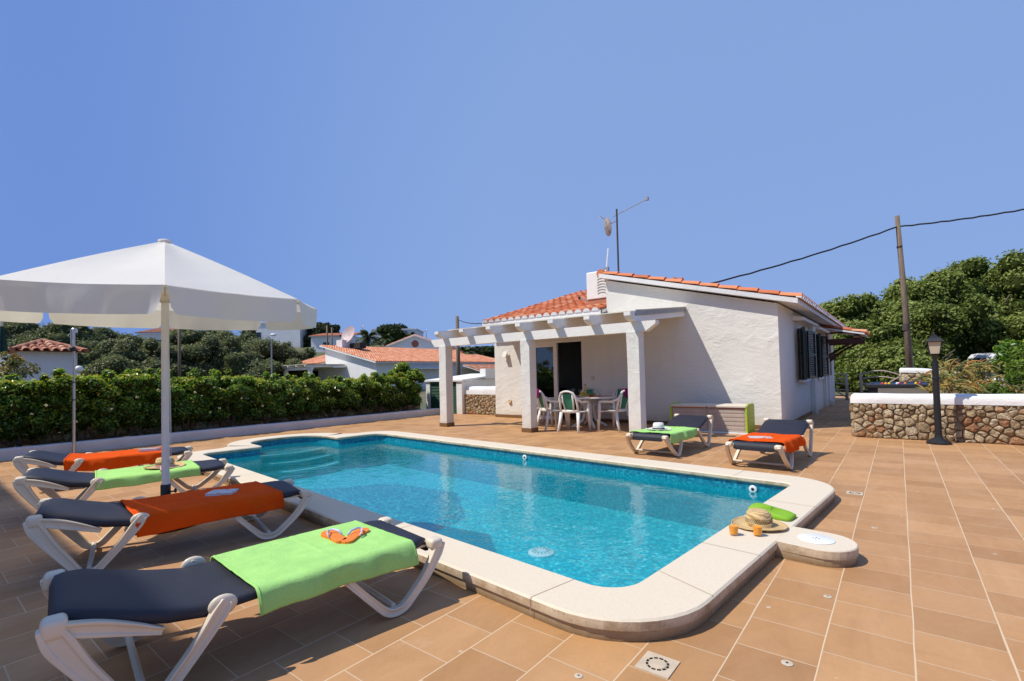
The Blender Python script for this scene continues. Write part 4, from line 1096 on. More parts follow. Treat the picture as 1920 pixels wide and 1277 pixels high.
def make_lounger(prof, raised, label):
    t = thing('sun_lounger', label, 'sun lounger', (0, 0, 0), 0, 'navy and white sun loungers round the pool')
    rows = []
    Lx = prof[-1][0]
    xs = []
    for (a, za), (b, zb) in zip(prof, prof[1:]):
        k = max(1, int((b-a)/.05)); xs += [a+(b-a)*i/k for i in range(k)]
    xs.append(Lx)
    for x in xs:
        z = zat(prof, x)
        hw = .302
        if x < .12: hw = .245 + .057*min(1, x/.12)
        if x > Lx-.12: hw = .255 + .047*min(1, (Lx-x)/.12)
        dp = .052
        if not raised and x > 1.05: dp = .066
        if x < .05: dp = .05
        sg = .010*sin(pi*min(1, x/Lx))
        sec = [(-hw+.03, -dp), (-hw, -dp+.012), (-hw-.004, -.03), (-hw+.004, -.008), (-hw+.022, 0), (-.15, -sg*.6), (0, -sg), (.15, -sg*.6), (hw-.022, 0), (hw-.004, -.008), (hw+.004, -.03), (hw, -dp+.012), (hw-.03, -dp)]
        wz_ = .0045*min(1, x/.1)
        rows.append([(x, p[0], z+p[1]+ wz_*(noise.noise(Vector((x*5, p[0]*4, 3)))+.5*noise.noise(Vector((x*22, p[0]*3, 8))))) for p in sec])
    m_ = 13; vs = [p for r_ in rows for p in r_]
    fs = [(i*m_+k, i*m_+(k+1) % m_, (i+1)*m_+(k+1) % m_, (i+1)*m_+k) for i in range(len(rows)-1) for k in range(m_)]
    fs += [tuple(reversed(range(m_))), tuple((len(rows)-1)*m_+k for k in range(m_))]
    b = MB(); b.add(vs, fs); s = b.build('sling', M['sling'], t, smooth=False, auto=60); recalc(s)
    for sd_ in (-1, 1):
        y = .318*sd_
        b = MB()
        bar(b, [(-.040, .322, .075, -.01), (-.010, .27, .072, .006), (.08, .155, .054, .018), (.235, .027, .050, .034), (.325, .028, .050, .034), (.45, .16, .042, .012), (.57, .300, .050, -.030)], y, .040, sd_)
        k_ = MB(); k_.box(-.050, .032, min(y-.066*sd_, y+.020*sd_), max(y-.066*sd_, y+.020*sd_), .280, .342); brk = k_
        lg_ = b.build('leg', M['plastic'], t, bevel=.005, auto=35); rb = brk.build('corner_bracket', M['plastic'], lg_, smooth=True, bevel=.022); rb.modifiers[0].segments = 4
        b = MB(); brk = MB()
        if raised:
            bar(b, [(1.73, .49, .080, 0), (1.70, .43, .075, 0), (1.63, .25, .062, .004), (1.52, .028, .056, .006), (1.43, .028, .05, .006), (1.28, .15, .048, -.002), (1.12, .325, .06, -.006)], y, .040, sd_)
            brk.box(1.655, 1.735, min(y-.066*sd_, y+.020*sd_), max(y-.066*sd_, y+.020*sd_), .455, .515)
        else:
            bar(b, [(1.645, .43, .07, -.004), (1.615, .365, .105, .004), (1.55, .25, .078, .014), (1.40, .028, .052, .036), (1.325, .028, .052, .036), (1.185, .19, .055, .020), (1.10, .305, .074, .012), (1.075, .345, .055, .006)], y, .044, sd_)
            brk.box(1.585, 1.662, min(y-.066*sd_, y+.024*sd_), max(y-.066*sd_, y+.024*sd_), .375, .452)
            cp_ = MB(); cp_.sphere((1.09, y+.004*sd_, .325), .050, 16, 10, (1.15, .42, .9))
            bar(b, [(1.64, .415, .055, 0), (1.50, .375, .070, 0), (1.38, .325, .050, -.006), (1.30, .285, .03, -.02)], y, .036, sd_)
        lg_ = b.build('leg', M['plastic'], t, bevel=.005, auto=35); rb = brk.build('corner_bracket', M['plastic'], lg_, smooth=True, bevel=.022); rb.modifiers[0].segments = 4
        if not raised: cp_.build('rounded_cap', M['plastic'], lg_, smooth=True)
    b = MB()
    b.tube([(.28, -.33, .05), (.28, .33, .05)], .015, 8); b.tube([(1.36, -.33, .05), (1.36, .33, .05)], .015, 8)
    b.box(.0, 1.10, -.262, -.242, .29, .325); b.box(.0, 1.10, .242, .262, .29, .325)
    b.tube([(.62, -.28, .285), (.62, .28, .285)], .018, 8); b.tube([(1.09, -.28, .285), (1.09, .28, .285)], .018, 8)
    b.build('frame', M['plastic'], t)
    return t
def place(o, x, y, dx, dy, label=None, k_=0):
    o.location = (x, y, 0); o.rotation_euler = (0, 0, math.atan2(dy, dx)); o.scale = (LS.get(k_, LSC), 1, 1)
    if label: o['label'] = label
    return o
LSC = 1.035; LS = {1: 1.01, 5: 1.0, 6: 1.0}
LP = {1: (-2.496, 2.04, -.155, -.988), 3: (-4.35, 2.285, -.235, -.972), 2: (-6.30, 2.45, -.26, -.966), 4: (-8.06, 2.64, -.33, -.944),
      5: (-1.50, 6.86, .075, .997), 6: (-3.03, 7.10, .085, .996)}
flat = make_lounger(FLAT, False, 'flat navy sun lounger nearest the camera with green towel and orange flip flops')
rais = make_lounger(RAISED, True, 'navy sun lounger with raised back under the orange towel and magazine')
place(flat, *LP[1], None, 1)
for k, lab in ((3, 'flat navy sun lounger under the orange towel behind the nearest lounger beside the umbrella base'), (2, 'flat navy sun lounger under the green towel and scarfed straw hat behind the umbrella pole'), (4, 'flat navy sun lounger farthest back on the left beside the white kerb')):
    place(copy_tree(flat), *LP[k], lab)
place(rais, *LP[5], None, 5)
place(copy_tree(rais), *LP[6], 'navy sun lounger with raised back under green towel and white hat by the storage box', 6)
def lmat(k):
    x, y, dx, dy = LP[k]; return Matrix.Translation((x, y, 0)) @ Matrix.Rotation(math.atan2(dy, dx), 4, 'Z') @ Matrix.Scale(LS.get(k, LSC), 4, (1, 0, 0))

def towel(k, prof, x0, x1, hn, hf, side, mat, label, seed=0, skew=0.0, wr=1.0, over=0.0):
    b = MB(); nu, nv = 64, 64
    def f(i, j):
        x = x0 + (x1-x0)*i
        xx = x + skew*(j-.5)
        z = zat(prof, min(prof[-1][0], max(0, xx))) + .014 + over
        n1 = noise.noise(Vector((x*3.1+seed, j*2, seed)))
        hl = hn + .010*n1*wr + .006*sin(x*5+seed)*wr
        # arc position across: near hang, top, far hang
        tot = hl + .66 + hf; s = j*tot
        if s < hl:
            d = (hl-s); y = .327 + .012*sin(min(1, d/.06)*pi/2)
            fold = (noise.noise(Vector((x*6.5+seed*2, 1.3, seed))) * .030 + noise.noise(Vector((x*15+seed, d*6, seed)))*.010)*min(1, d/.07)*wr
            return (xx, side*(y + fold + .004), z - .012 - d)
        s -= hl
        if s < .66:
            y = .33 - s; e = min(1, min(s, .66-s)/.03)
            return (xx, side*y, z - .014*(1-e)**2 + (noise.noise(Vector((x*4+seed, y*5, seed)))*.004 + noise.noise(Vector((x*16, y*14, seed)))*.0022 + .004*math.exp(-((y-.02*sin(x*3))/.008)**2) + .0035*math.exp(-((x-(x0+x1)/2)/.008)**2))*e*wr)
        s -= .66
        return (xx, side*(-.33-.01*min(1, s/.03)), z - .012 - s)
    b.grid(f, nu, nv)
    o = b.build('towel', mat, None, smooth=True, solid=.007)
    o.matrix_world = lmat(k)
    tag(o, label, 'towel')
    # stitched hem, a sub-piece of the towel
    for i in (0.012, 0.988):
        h = MB()
        pts = [Vector(f(i, j/40)) + Vector((0, 0, .0045)) for j in range(41)]
        pts = [p + Vector((0, side*.004 if q/41 < .25 else 0, 0)) for q, p in enumerate(pts)]
        h.tube(pts, .003, 5, caps=False)
        hm_ = h.build('hem', mat, o, smooth=True)
    return o
towel(1, FLAT, .165, .98, .105, .03, 1, M['towel_green'], 'light green towel draped over the nearest lounger under orange flip flops', 1, .06)
towel(3, FLAT, .21, 1.16, .125, .03, 1, M['towel_orange'], 'orange towel draped over the lounger beside the umbrella base with a book on it', 2, .10, 1.2)
towel(2, FLAT, .28, 1.13, .085, .03, 1, M['towel_green'], 'light green towel under the straw hat with pink scarf', 3, .05)
towel(4, FLAT, .20, 1.25, .135, .03, 1, M['towel_orange'], 'bright orange towel on the farthest lounger by the white kerb', 4, .05, 1.6)
towel(5, RAISED, .09, 1.02, .13, .02, -1, M['towel_orange'], 'orange towel with a magazine on the right-hand lounger near the stone wall', 5, -.05, 2.2)
towel(6, RAISED, .09, 1.05, .12, .02, -1, M['towel_green'], 'green towel under the white hat on the lounger before the storage box', 6, -.05, 2.2)

def flat_item(name, label, cat, k, x, y, z, rz):
    m = lmat(k) @ Matrix.Translation((x, y, z)) @ Matrix.Rotation(rz, 4, 'Z')
    t = thing(name, label, cat); t.matrix_world = m
    return t
def book(k, x, y, z, rz, label, w=.14, l=.20, th=.016, cover=(0.30, 0.42, 0.50), name='book', curl=False):
    t = flat_item(name, label, name, k, x, y, z, rz)
    b = MB(); b.box(-w/2+.003, w/2-.004, -l/2+.004, l/2-.004, .002, th-.002); b.build('pages', M['paper'], t)
    tn = NT('Cover'); co = tn.obj()
    c = tn.ramp(tn.noise(co, 9, 3, 0.5, 1.5), [(0.3, cover), (0.5, (0.55, 0.58, 0.60)), (0.62, (0.45, 0.22, 0.25)), (0.8, tuple(q*.5 for q in cover))])
    cm = tn.done(Base__Color=c, Roughness=0.25)
    b = MB(); b.box(-w/2, w/2, -l/2, l/2, 0, .002); b.grid(lambda i, j: (-w/2+w*i, -l/2+l*j, th + (.012*max(0, j-.75)/.25 if curl else .001*sin(i*3))), 8, 8); b.box(-w/2-.001, -w/2+.001, -l/2, l/2, .0, th)
    b.build('cover', cm, t)
    return t
book(3, .56, .02, .362, R(60), 'closed paperback book lying on the dark orange towel beside the umbrella', .16, .20, .018, (.22, .36, .50))
book(4, .42, .06, .364, R(75), 'thick book lying on the orange towel of the farthest lounger', .15, .21, .03, (.3, .4, .5))
book(5, .46, .05, .362, R(25), 'open grey magazine on the orange towel near the stone wall', .22, .28, .006, (.25, .3, .35), 'magazine')

def straw_hat(name, label, loc, rz, mat, r=.17, h=.105, oval=1.12, band=None, dent=True, holes=False):
    t = thing(name, label, 'hat', loc, rz)
    b = MB(); n = 40
    prof = [(r, .010), (r*.99, .004), (r*.85, .0), (r*.65, .002), (.088, .006), (.085, .02), (.082, h*.55), (.076, h*.85), (.066, h*.97), (.045, h), (.02, h-.002), (.001, h-.003)]
    rows = []
    for q, (rr, z) in enumerate(prof):
        row = []
        for k in range(n):
            a = 2*pi*k/n
            x = rr*cos(a)*oval; y = rr*sin(a)
            zz = z + (.014*abs(sin(a))**2*(rr/r)**3 if rr > .09 else 0) + .003*noise.noise(Vector((x*30, y*30, z*20)))
            if dent and z > h*.6: zz -= .028*math.exp(-((y/.028)**2))*(1 if rr < .07 else .4)*(1 - .3*abs(x)/.08); 
            if dent and z > h*.4 and x > 0: y *= 1-.22*min(1, (z-h*.4)/(h*.5))*min(1, x/.05)
            row.append((x, y, zz))
        rows.append(row)
    vs = [p for r_ in rows for p in r_]
    fs = [(i*n+k, i*n+(k+1) % n, (i+1)*n+(k+1) % n, (i+1)*n+k) for i in range(len(rows)-1) for k in range(n)]
    b.add(vs, fs); b.build('hat_body', mat, t, smooth=True, solid=.004)
    b = MB(); b.lathe([(.0895, .008), (.0895, .030), (.086, .031), (.086, .007)], n, (0, 0, 0), sx=oval*1.005); 
    b.build('hat_band', band or M['straw'], t, auto=40)
    if holes:
        b = MB()
        for ring in range(3):
            for k in range(40):
                a = 2*pi*(k+.5*ring)/40; rr = .0862
                p = Vector((rr*cos(a)*oval*1.0, rr*sin(a), .040+ring*.011)); d = Vector((cos(a), sin(a)*1.1, .05)).normalized(); s = Vector((-sin(a)*oval, cos(a), 0)).normalized()*.0045; u_ = Vector((0, 0, .0042))
                q = p + d*.0025
                b.add([tuple(q-s), tuple(q-u_), tuple(q+s), tuple(q+u_)], [(0, 1, 2, 3)])
        b.build('openwork', M['hole'], t)
    return t
straw_hat('straw_hat', 'natural straw hat with openwork crown on the pool coping behind the juice glasses', (-.868, 4.06, ZC+.004), R(35), M['straw'], .178, .118, 1.08, None, True, True)
hl_ = lmat(2) @ Vector((.56, .03, .362))
t = straw_hat('straw_hat', 'straw hat with pink scarf round its crown on the green towel by the umbrella pole', hl_, R(20), M['straw'], .185, .105, 1.08, M['scarf'], False, True)
b = MB()
b.grid(lambda i, j: (.07 + .15*i + .01*sin(j*9), -.09-.10*i + (.05*(j-.5))*(1-.4*sin(i*pi)), .022 + .012*sin(i*6+j*4) - .03*max(0, i-.6)), 14, 6); b.build('scarf_tail', M['scarf'], t, smooth=True, solid=.004)
hl_ = lmat(6) @ Vector((.50, .06, .362))
straw_hat('sun_hat', 'white wide-brimmed sun hat with navy ribbon on the green towel', hl_, R(10), M['white_straw'], .185, .11, 1.05, M['navy_band'], False)

def flipflop(label, toe, heel, z, mir):
    a = lmat(1); toe, heel = Vector(toe), Vector(heel); d = (toe-heel); c = (toe+heel)/2
    t = thing('flip_flop', label, 'flip flop', (c.x, c.y, z), math.atan2(d.y, d.x), 'pair of orange flip flops')
    half = [(-.125, .0), (-.12, .022), (-.105, .033), (-.07, .036), (-.01, .034), (.04, .043), (.085, .046), (.11, .036), (.125, .014)]
    other = [(-.12, -.022), (-.105, -.033), (-.07, -.034), (-.01, -.029), (.04, -.040), (.085, -.043), (.112, -.030), (.125, -.008)]
    pts = half + list(reversed(other))
    if mir: pts = [(x, -y) for x, y in reversed(pts)]
    b = MB(); b.prism(pts, 'z', 0, .019); o = b.build('sole', M['eva_orange'], t, bevel=.003); recalc(o)
    for s in (-1, 1):
        b = MB(); b.tube([(.072, 0, .018), (.068, 0, .034), (.045, s*.014, .042), (.01, s*.034, .036), (-.025, s*.038, .019)], [.004, .005, .006, .007, .005], 8, flat=.6); b.build('strap', M['strap'], t, smooth=True)
    return t
flipflop('orange flip flop lying on the far side of its mate, heels touching', (-2.755, 1.635), (-2.525, 1.60), .360, True)
flipflop('orange flip flop nearer the pool, its toe pointing at the coping', (-2.60, 1.80), (-2.495, 1.605), .360, False)

# folded lime towel and juice glasses on the coping
b = MB()
def ft(i, j):
    a = 2*pi*i; r_ = 1
    x = .155*(abs(cos(a))**.35)*math.copysign(1, cos(a)); y = .095*(abs(sin(a))**.35)*math.copysign(1, sin(a))
    k = [(1.0, 0), (1.06, .012), (1.05, .034), (.93, .05), (.6, .056), (.0, .058)][int(round(j*5))]
    n_ = noise.noise(Vector((x*9, y*9, k[1]*10)))*.004
    zt = k[1] * (1.0 + .35*(-x/.155)) + n_*(1 if k[1] > .02 else 0)
    return (x*k[0]+n_*.5, y*k[0]+n_*.5, zt)
b.grid(ft, 48, 5)
o = b.build('folded_towel', M['towel_lime'], None, smooth=True); o.location = (-.845, 4.40, ZC+.001); o.rotation_euler = (0, 0, R(-8)); tag(o, 'folded lime green towel beside the straw hat on the pool coping', 'towel')
def glass(x, y, label):
    t = thing('juice_glass', label, 'glass', (x, y, ZC+.0005), 0, 'glasses of orange juice on the coping')
    b = MB(); b.lathe([(.001, 0), (.027, 0), (.0285, .004), (.0335, .088), (.0325, .0885)], 28); b.f.pop(); b.t.pop(); b.m.pop(); b.build('glass', M['clear_glass'], t, auto=40)
    b = MB(); b.lathe([(.001, .0095), (.0262, .0102), (.0302, .066), (.001, .0665)], 28); b.build('juice', M['juice'], t, auto=40)
glass(-.969, 3.745, 'orange juice glass nearer the water on the pool coping')
glass(-.829, 3.822, 'orange juice glass standing directly in front of the straw hat')

# ------------------------------------------------------------------ umbrella
UC = Vector((-5.30, 1.56, 0))
def make_umbrella(c, R_=1.345, label='', rz0=None, tilt=R(3.0)):
    t = thing('parasol', label, 'umbrella', c)
    phi = math.atan2(-c[1], -c[0]) if rz0 is None else rz0
    N = 8; zr, za = 2.055, 2.60
    axis = Vector((-sin(phi), cos(phi), 0))
    T = Matrix.Translation((0, 0, 2.2)) @ Matrix.Rotation(tilt, 4, axis) @ Matrix.Translation((0, 0, -2.2))
    def rib(k): a = phi + 2*pi*k/N; return Vector((cos(a), sin(a), 0))
    b = MB()
    for k in range(N):
        A, B = rib(k), rib(k+1)
        def f(i, j, A=A, B=B):
            d = A*(1-j) + B*j; r_ = .02 + (R_-.02)*i
            z = za + (zr-za)*i - .030*sin(pi*i)*sin(pi*j) + .010*sin(pi*i)
            z += noise.noise(Vector((d.x*r_*5, d.y*r_*5, k)))*.004*sin(pi*j)
            z -= .012*abs(sin(pi*j))*i**4
            return (d.x*r_, d.y*r_, z)
        b.grid(f, 14, 10)
    b.xf(T); b.build('canopy', M['canvas'], t, smooth=True, auto=12)
    for k in range(N):
        A, B = rib(k), rib(k+1); m_ = (A+B)/2; nrm = m_.normalized()
        b = MB()
        def g(i, j, A=A, B=B, nrm=nrm, k=k):
            q = .012 + .976*i
            # rounded lower corners, open slit under each rib
            e = min(q, 1-q); dep = .205*(1 - max(0, (.05-e)/.05)**2*.45)
            q2 = q + (.5-q)*.035*j
            d = A*(1-q2) + B*q2
            z0 = zr - .012*abs(sin(pi*q))
            sw = .014*sin(q*9+k*2.3)*j + .022*(j**1.5)*noise.noise(Vector((q*3.5, k*5.1, 0))) + .010*j*noise.noise(Vector((q*12, k*3, j)))
            p = d*R_ + nrm*(sw + .012*j + .003)
            return (p.x, p.y, z0 - dep*j)
        b.grid(g, 30, 7); b.xf(T); b.build('valance', M['canvas'], t, smooth=True)
    for k in range(N):
        A = rib(k); b = MB()
        b.tube([A*.05+Vector((0, 0, za-.06)), A*(R_-.01)+Vector((0, 0, zr-.022))], .010, 6); b.tube([A*.05+Vector((0, 0, za-.50)), A*(R_*.52)+Vector((0, 0, (za+zr)/2-.035))], .008, 6)
        b.xf(T); b.build('rib', M['plastic'], t)
    b = MB(); b.lathe([(.055, za-.015), (.052, za+.010), (.035, za+.018), (.012, za+.024)], 16); b.xf(T); b.build('top_cap', M['canvas'], t, smooth=True)
    b = MB(); b.tube([(0, 0, .1), (0, 0, za-.02)], .031, 20); b.build('pole', M['alu'], t, auto=40)
    b = MB(); b.lathe([(.05, 0), (.055, .02), (.055, .06), (.038, .09)], 16, (0, 0, za-.56)); b.lathe([(.05, 0), (.05, .05)], 16, (0, 0, za-.12)); b.build('hub', M['plastic'], t, auto=40)
    b = MB(); b.lathe([(.29, 0), (.30, .015), (.29, .045), (.22, .062), (.05, .068)], 32); b.build('base', M['black'], t, auto=30)
    b = MB(); b.lathe([(.040, .06), (.040, .36), (.036, .37), (.036, .06)], 18); s = b.build('sleeve', M['black'], t, auto=40)
    e = RH
    b = MB(); b.tube([tuple(e*.035+Vector((0, 0, .30))), tuple(e*.085+Vector((0, 0, .305)))], .007, 6); b.sphere(tuple(e*.09+Vector((0, 0, .31))), .022, 10, 6, (1, .5, 1)); b.build('knob', M['black'], s)
    b = MB(); pts = [tuple(e*(.038+.012*sin(z*2.2)) + Vector((0, 0, z))) for z in [.62+.05*k for k in range(26)]]; b.tube(pts, .0035, 5); b.sphere(tuple(e*.042+Vector((0, 0, .58))), .012, 8, 6, (1, 1, 1.8)); b.build('cord', M['paper'], t)
    return t
make_umbrella(UC, label='large off-white octagonal parasol open over the left-hand loungers')

# ------------------------------------------------------------------ dining set under the pergola
def make_chair(label):
    t = thing('garden_chair', label, 'chair', (0, 0, 0), 0, 'white plastic armchairs round the terrace table')
    b = MB()
    b.grid(lambda i, j: (-.20+.45*i, (-.5+j)*(.44+.05*i), .432 - .012*sin(pi*j)*sin(pi*i) - .03*max(0, i-.9)/.1), 10, 10); b.build('seat', M['chair_plastic'], t, smooth=True, solid=.022)
    for s in (-1, 1):
        b = MB(); b.tube([(.235, s*.255, .64), (.24, s*.25, .43), (.275, s*.265, .0)], [.024, .036, .024], 6, flat=1.2); b.build('leg', M['chair_plastic'], t, smooth=True)
        b = MB(); b.tube([(-.19, s*.205, .43), (-.235, s*.225, .2), (-.30, s*.245, .0)], [.036, .030, .023], 6, flat=1.2); b.build('leg', M['chair_plastic'], t, smooth=True)
        b = MB(); b.tube([(-.30, s*.17, .80), (-.235, s*.235, .70), (-.13, s*.27, .655), (.10, s*.28, .65), (.22, s*.268, .645), (.25, s*.255, .60)], [.018, .024, .027, .028, .026, .02], 8, flat=.7); b.build('arm', M['chair_plastic'], t, smooth=True)
    b = MB()
    pts = [(-.19, -.215, .42), (-.235, -.21, .60), (-.285, -.19, .78), (-.312, -.145, .86), (-.325, -.06, .893), (-.327, 0, .897), (-.325, .06, .893), (-.312, .145, .86), (-.285, .19, .78), (-.235, .21, .60), (-.19, .215, .42)]
    b.tube(pts, [.024]*11, 8); b.tube([(-.195, -.2, .46), (-.20, 0, .45), (-.195, .2, .46)], [.035]*3, 8, flat=.5)
    for s in (-1, 1): b.tube([(-.20, s*.10, .48), (-.255, s*.125, .66), (-.305, s*.12, .84)], [.018, .02, .016], 6)
    b.build('back_frame', M['chair_plastic'], t, smooth=True)
    b = MB(); b.grid(lambda i, j: (-.20 - .112*j + .012*sin(pi*i), (i-.5)*(.20+.05*sin(pi*j*.6)), .50+.35*j), 6, 8); b.build('back_panel', M['green_mesh'], t, smooth=True, solid=.006)
    return t
TC = Vector((-5.86, 10.36, 0))
chair_spots = [((-5.72, 9.42), 95, 'white garden chair with its back to the pool, in front of the table'),
               ((-6.42, 9.58), 62, 'white garden chair with purple towel, just right of the middle pergola post'),
               ((-4.98, 9.98), 168, 'white garden chair with purple towel, side-on at the right end of the table'),
               ((-6.28, 11.08), -65, 'white garden chair behind the table in front of the open door'),
               ((-5.55, 11.08), -100, 'white garden chair behind the table against the shaded wall'),
               ((-7.02, 10.30), 5, 'white garden chair half hidden behind the middle pergola post')]
ch0 = None
for (x, y), a, lab in chair_spots:
    if ch0 is None: c = ch0 = make_chair(lab)
    else: c = copy_tree(ch0); c['label'] = lab
    c.location = (x, y, 0); c.rotation_euler = (0, 0, R(a))
t = thing('garden_table', 'round white plastic table laid for a meal under the pergola', 'table', TC)
b = MB(); b.lathe([(.001, .70), (.60, .70), (.655, .695), (.662, .71), (.655, .727), (.60, .728), (.001, .728)], 48); b.build('tabletop', M['chair_plastic'], t, auto=40)
for k in range(4):
    a = R(45+90*k); b = MB(); b.tube([(.10*cos(a), .10*sin(a), .70), (.09*cos(a), .09*sin(a), .40), (.16*cos(a), .16*sin(a), .16), (.40*cos(a), .40*sin(a), .02), (.44*cos(a), .44*sin(a), .012)], [.05, .045, .04, .035, .02], 8, flat=.8); b.build('leg', M['chair_plastic'], t, smooth=True)
M['placemat'] = plain('RedPlacemat', (0.45, 0.02, 0.05), 0.8, 0.2, 30)
for k, (dx, dy, w_) in enumerate([(.28, -.30, 'nearest the pool'), (-.30, -.24, 'on the left side'), (.38, .14, 'on the right side'), (-.05, .38, 'by the house wall')]):
    b = MB(); b.lathe([(.17, 0), (.17, .004), (.001, .0045)], 24); o = b.build('placemat', M['placemat']); o.location = TC + Vector((dx, dy, .729)); tag(o, 'round red placemat on the white table, ' + w_, 'placemat', 'red placemats on the table')
def wine(x, y, lab):
    b = MB(); b.lathe([(.03, 0), (.03, .003), (.004, .008), (.004, .075), (.02, .09), (.036, .13), (.03, .18)], 16); b.f.pop(); b.t.pop(); b.m.pop(); o = b.build('wine_glass', M['clear_glass'], None, auto=40); o.location = TC + Vector((x, y, .729)); tag(o, lab, 'glass', 'clear wine glasses on the table')
for x, y, lab in [(-.42, -.05, 'clear wine glass at the left edge of the laid table'), (-.50, .15, 'clear wine glass farthest left on the table, near the door'), (.10, .05, 'clear wine glass beside the yellow bottle'), (.18, .30, 'clear wine glass at the back of the table'), (.02, -.42, 'clear wine glass at the front edge of the table')]: wine(x, y, lab)
t = thing('bottle', 'slim golden bottle with red cap in the middle of the laid table', 'bottle', TC+Vector((-.06, -.05, .729)))
b = MB(); b.lathe([(.001, 0), (.032, 0), (.034, .01), (.034, .15), (.03, .18), (.013, .22), (.012, .26)], 18); b.build('body', plain('GoldenOil', (0.55, 0.33, 0.04), 0.15, 0.1), t, auto=40)
b = MB(); b.lathe([(.014, .26), (.014, .30), (.001, .302)], 14); b.build('cap', M['placemat'], t, auto=40)
b = MB(); b.lathe([(.001, 0), (.035, .002), (.075, .05), (.08, .075), (.074, .075), (.06, .04), (.001, .012)], 20); o = b.build('bowl', plain('OliveBowl', (0.18, 0.27, 0.03), 0.3, 0.2), None, auto=40); o.location = TC+Vector((.16, -.16, .729)); tag(o, 'small olive green bowl on the laid table', 'bowl')
b = MB(); b.lathe([(.001, 0), (.05, .0), (.055, .10), (.05, .10), (.045, .01)], 20); o = b.build('tumbler', plain('YellowTumbler', (0.6, 0.4, 0.03), 0.4, 0.2), None, auto=40); o.location = TC+Vector((-.22, .10, .729)); tag(o, 'yellow tumbler behind the bottle on the laid table', 'tumbler')
def chair_towel(k, lab, sh_=0):
    (x, y), a, _ = chair_spots[k]
    b = MB()
    def f(i, j):
        s = (j-.5)*.42; w_ = (i-.5)*.20 + sh_
        ax = math.copysign(min(abs(s), .03), s); dz = max(0, abs(s)-.03)
        return (-.315 + ax*1.25 + .10*(dz if s > 0 else -dz*.25) + noise.noise(Vector((w_*14, s*9, k)))*.010, w_ + .008*sin(s*20), .932 - dz - .02*(abs(s)/.03 if abs(s) < .03 else 1)**2)
    b.grid(f, 12, 24); o = b.build('towel', M['towel_purple'], None, smooth=True, solid=.012)
    o.matrix_world = Matrix.Translation((x, y, 0)) @ Matrix.Rotation(R(a), 4, 'Z'); tag(o, lab, 'towel', 'purple towels over chair backs')
chair_towel(1, 'purple towel over the chair back left of the table', .03); chair_towel(2, 'purple towel over the chair back at the right end of the table')

# ------------------------------------------------------------------ small things set in the floor
t = thing('floor_drain', 'square beige floor drain with a ring of slots in the foreground', 'drain', (-.884, 2.108, .001), 0)
b = MB(); b.box(-.075, .075, -.075, .075, 0, .004); b.build('plate', M['drain'], t)
b = MB()
for k in range(12):
    a = 2*pi*k/12
    b.box(.040, .050, -.0085, .0085, .0042, .0052, M=Matrix.Rotation(a, 4, 'Z'))
b.build('slot', M['hole'], t)
b = MB(); b.lathe([(.037, .004), (.036, .006), (.001, .006)], 24); b.build('disc', M['drain'], t, auto=30)
t = thing('floor_drain', 'small beige floor drain in the paving beyond the far pool corner', 'drain', (-.40, 6.11, .001), 0)
b = MB(); b.box(-.07, .07, -.07, .07, 0, .004); b.build('plate', M['drain'], t)
b = MB()
for k in range(10): b.box(.034, .048, -.008, .008, .0042, .0052, M=Matrix.Rotation(2*pi*k/10, 4, 'Z'))
b.build('slot', M['hole'], t)
for q, (x, y, r_, lab) in enumerate([(-.362, 3.291, .021, 'small round cream cap set in a tile below the skimmer'), (-.432, 2.451, .024, 'round cream cap with a dark centre in the foreground tiles'), (-1.124, 1.834, .018, 'small white cap at the bottom edge of the paving left of the drain'), (-.198, 4.894, .022, 'small round cap in the paving beyond the skimmer')]):
    t = thing('pipe_cap', lab, 'cap', (x, y, .0008), 0)
    b = MB(); b.lathe([(r_, 0), (r_, .002), (r_*.7, .003), (.001, .003)], 20); b.build('disc', M['cap'], t)
    b = MB(); b.lathe([(r_*.45, .0032), (r_*.45, .0036), (r_*.25, .0036), (r_*.25, .0032)], 16); b.build('ring', M['drain'], t)
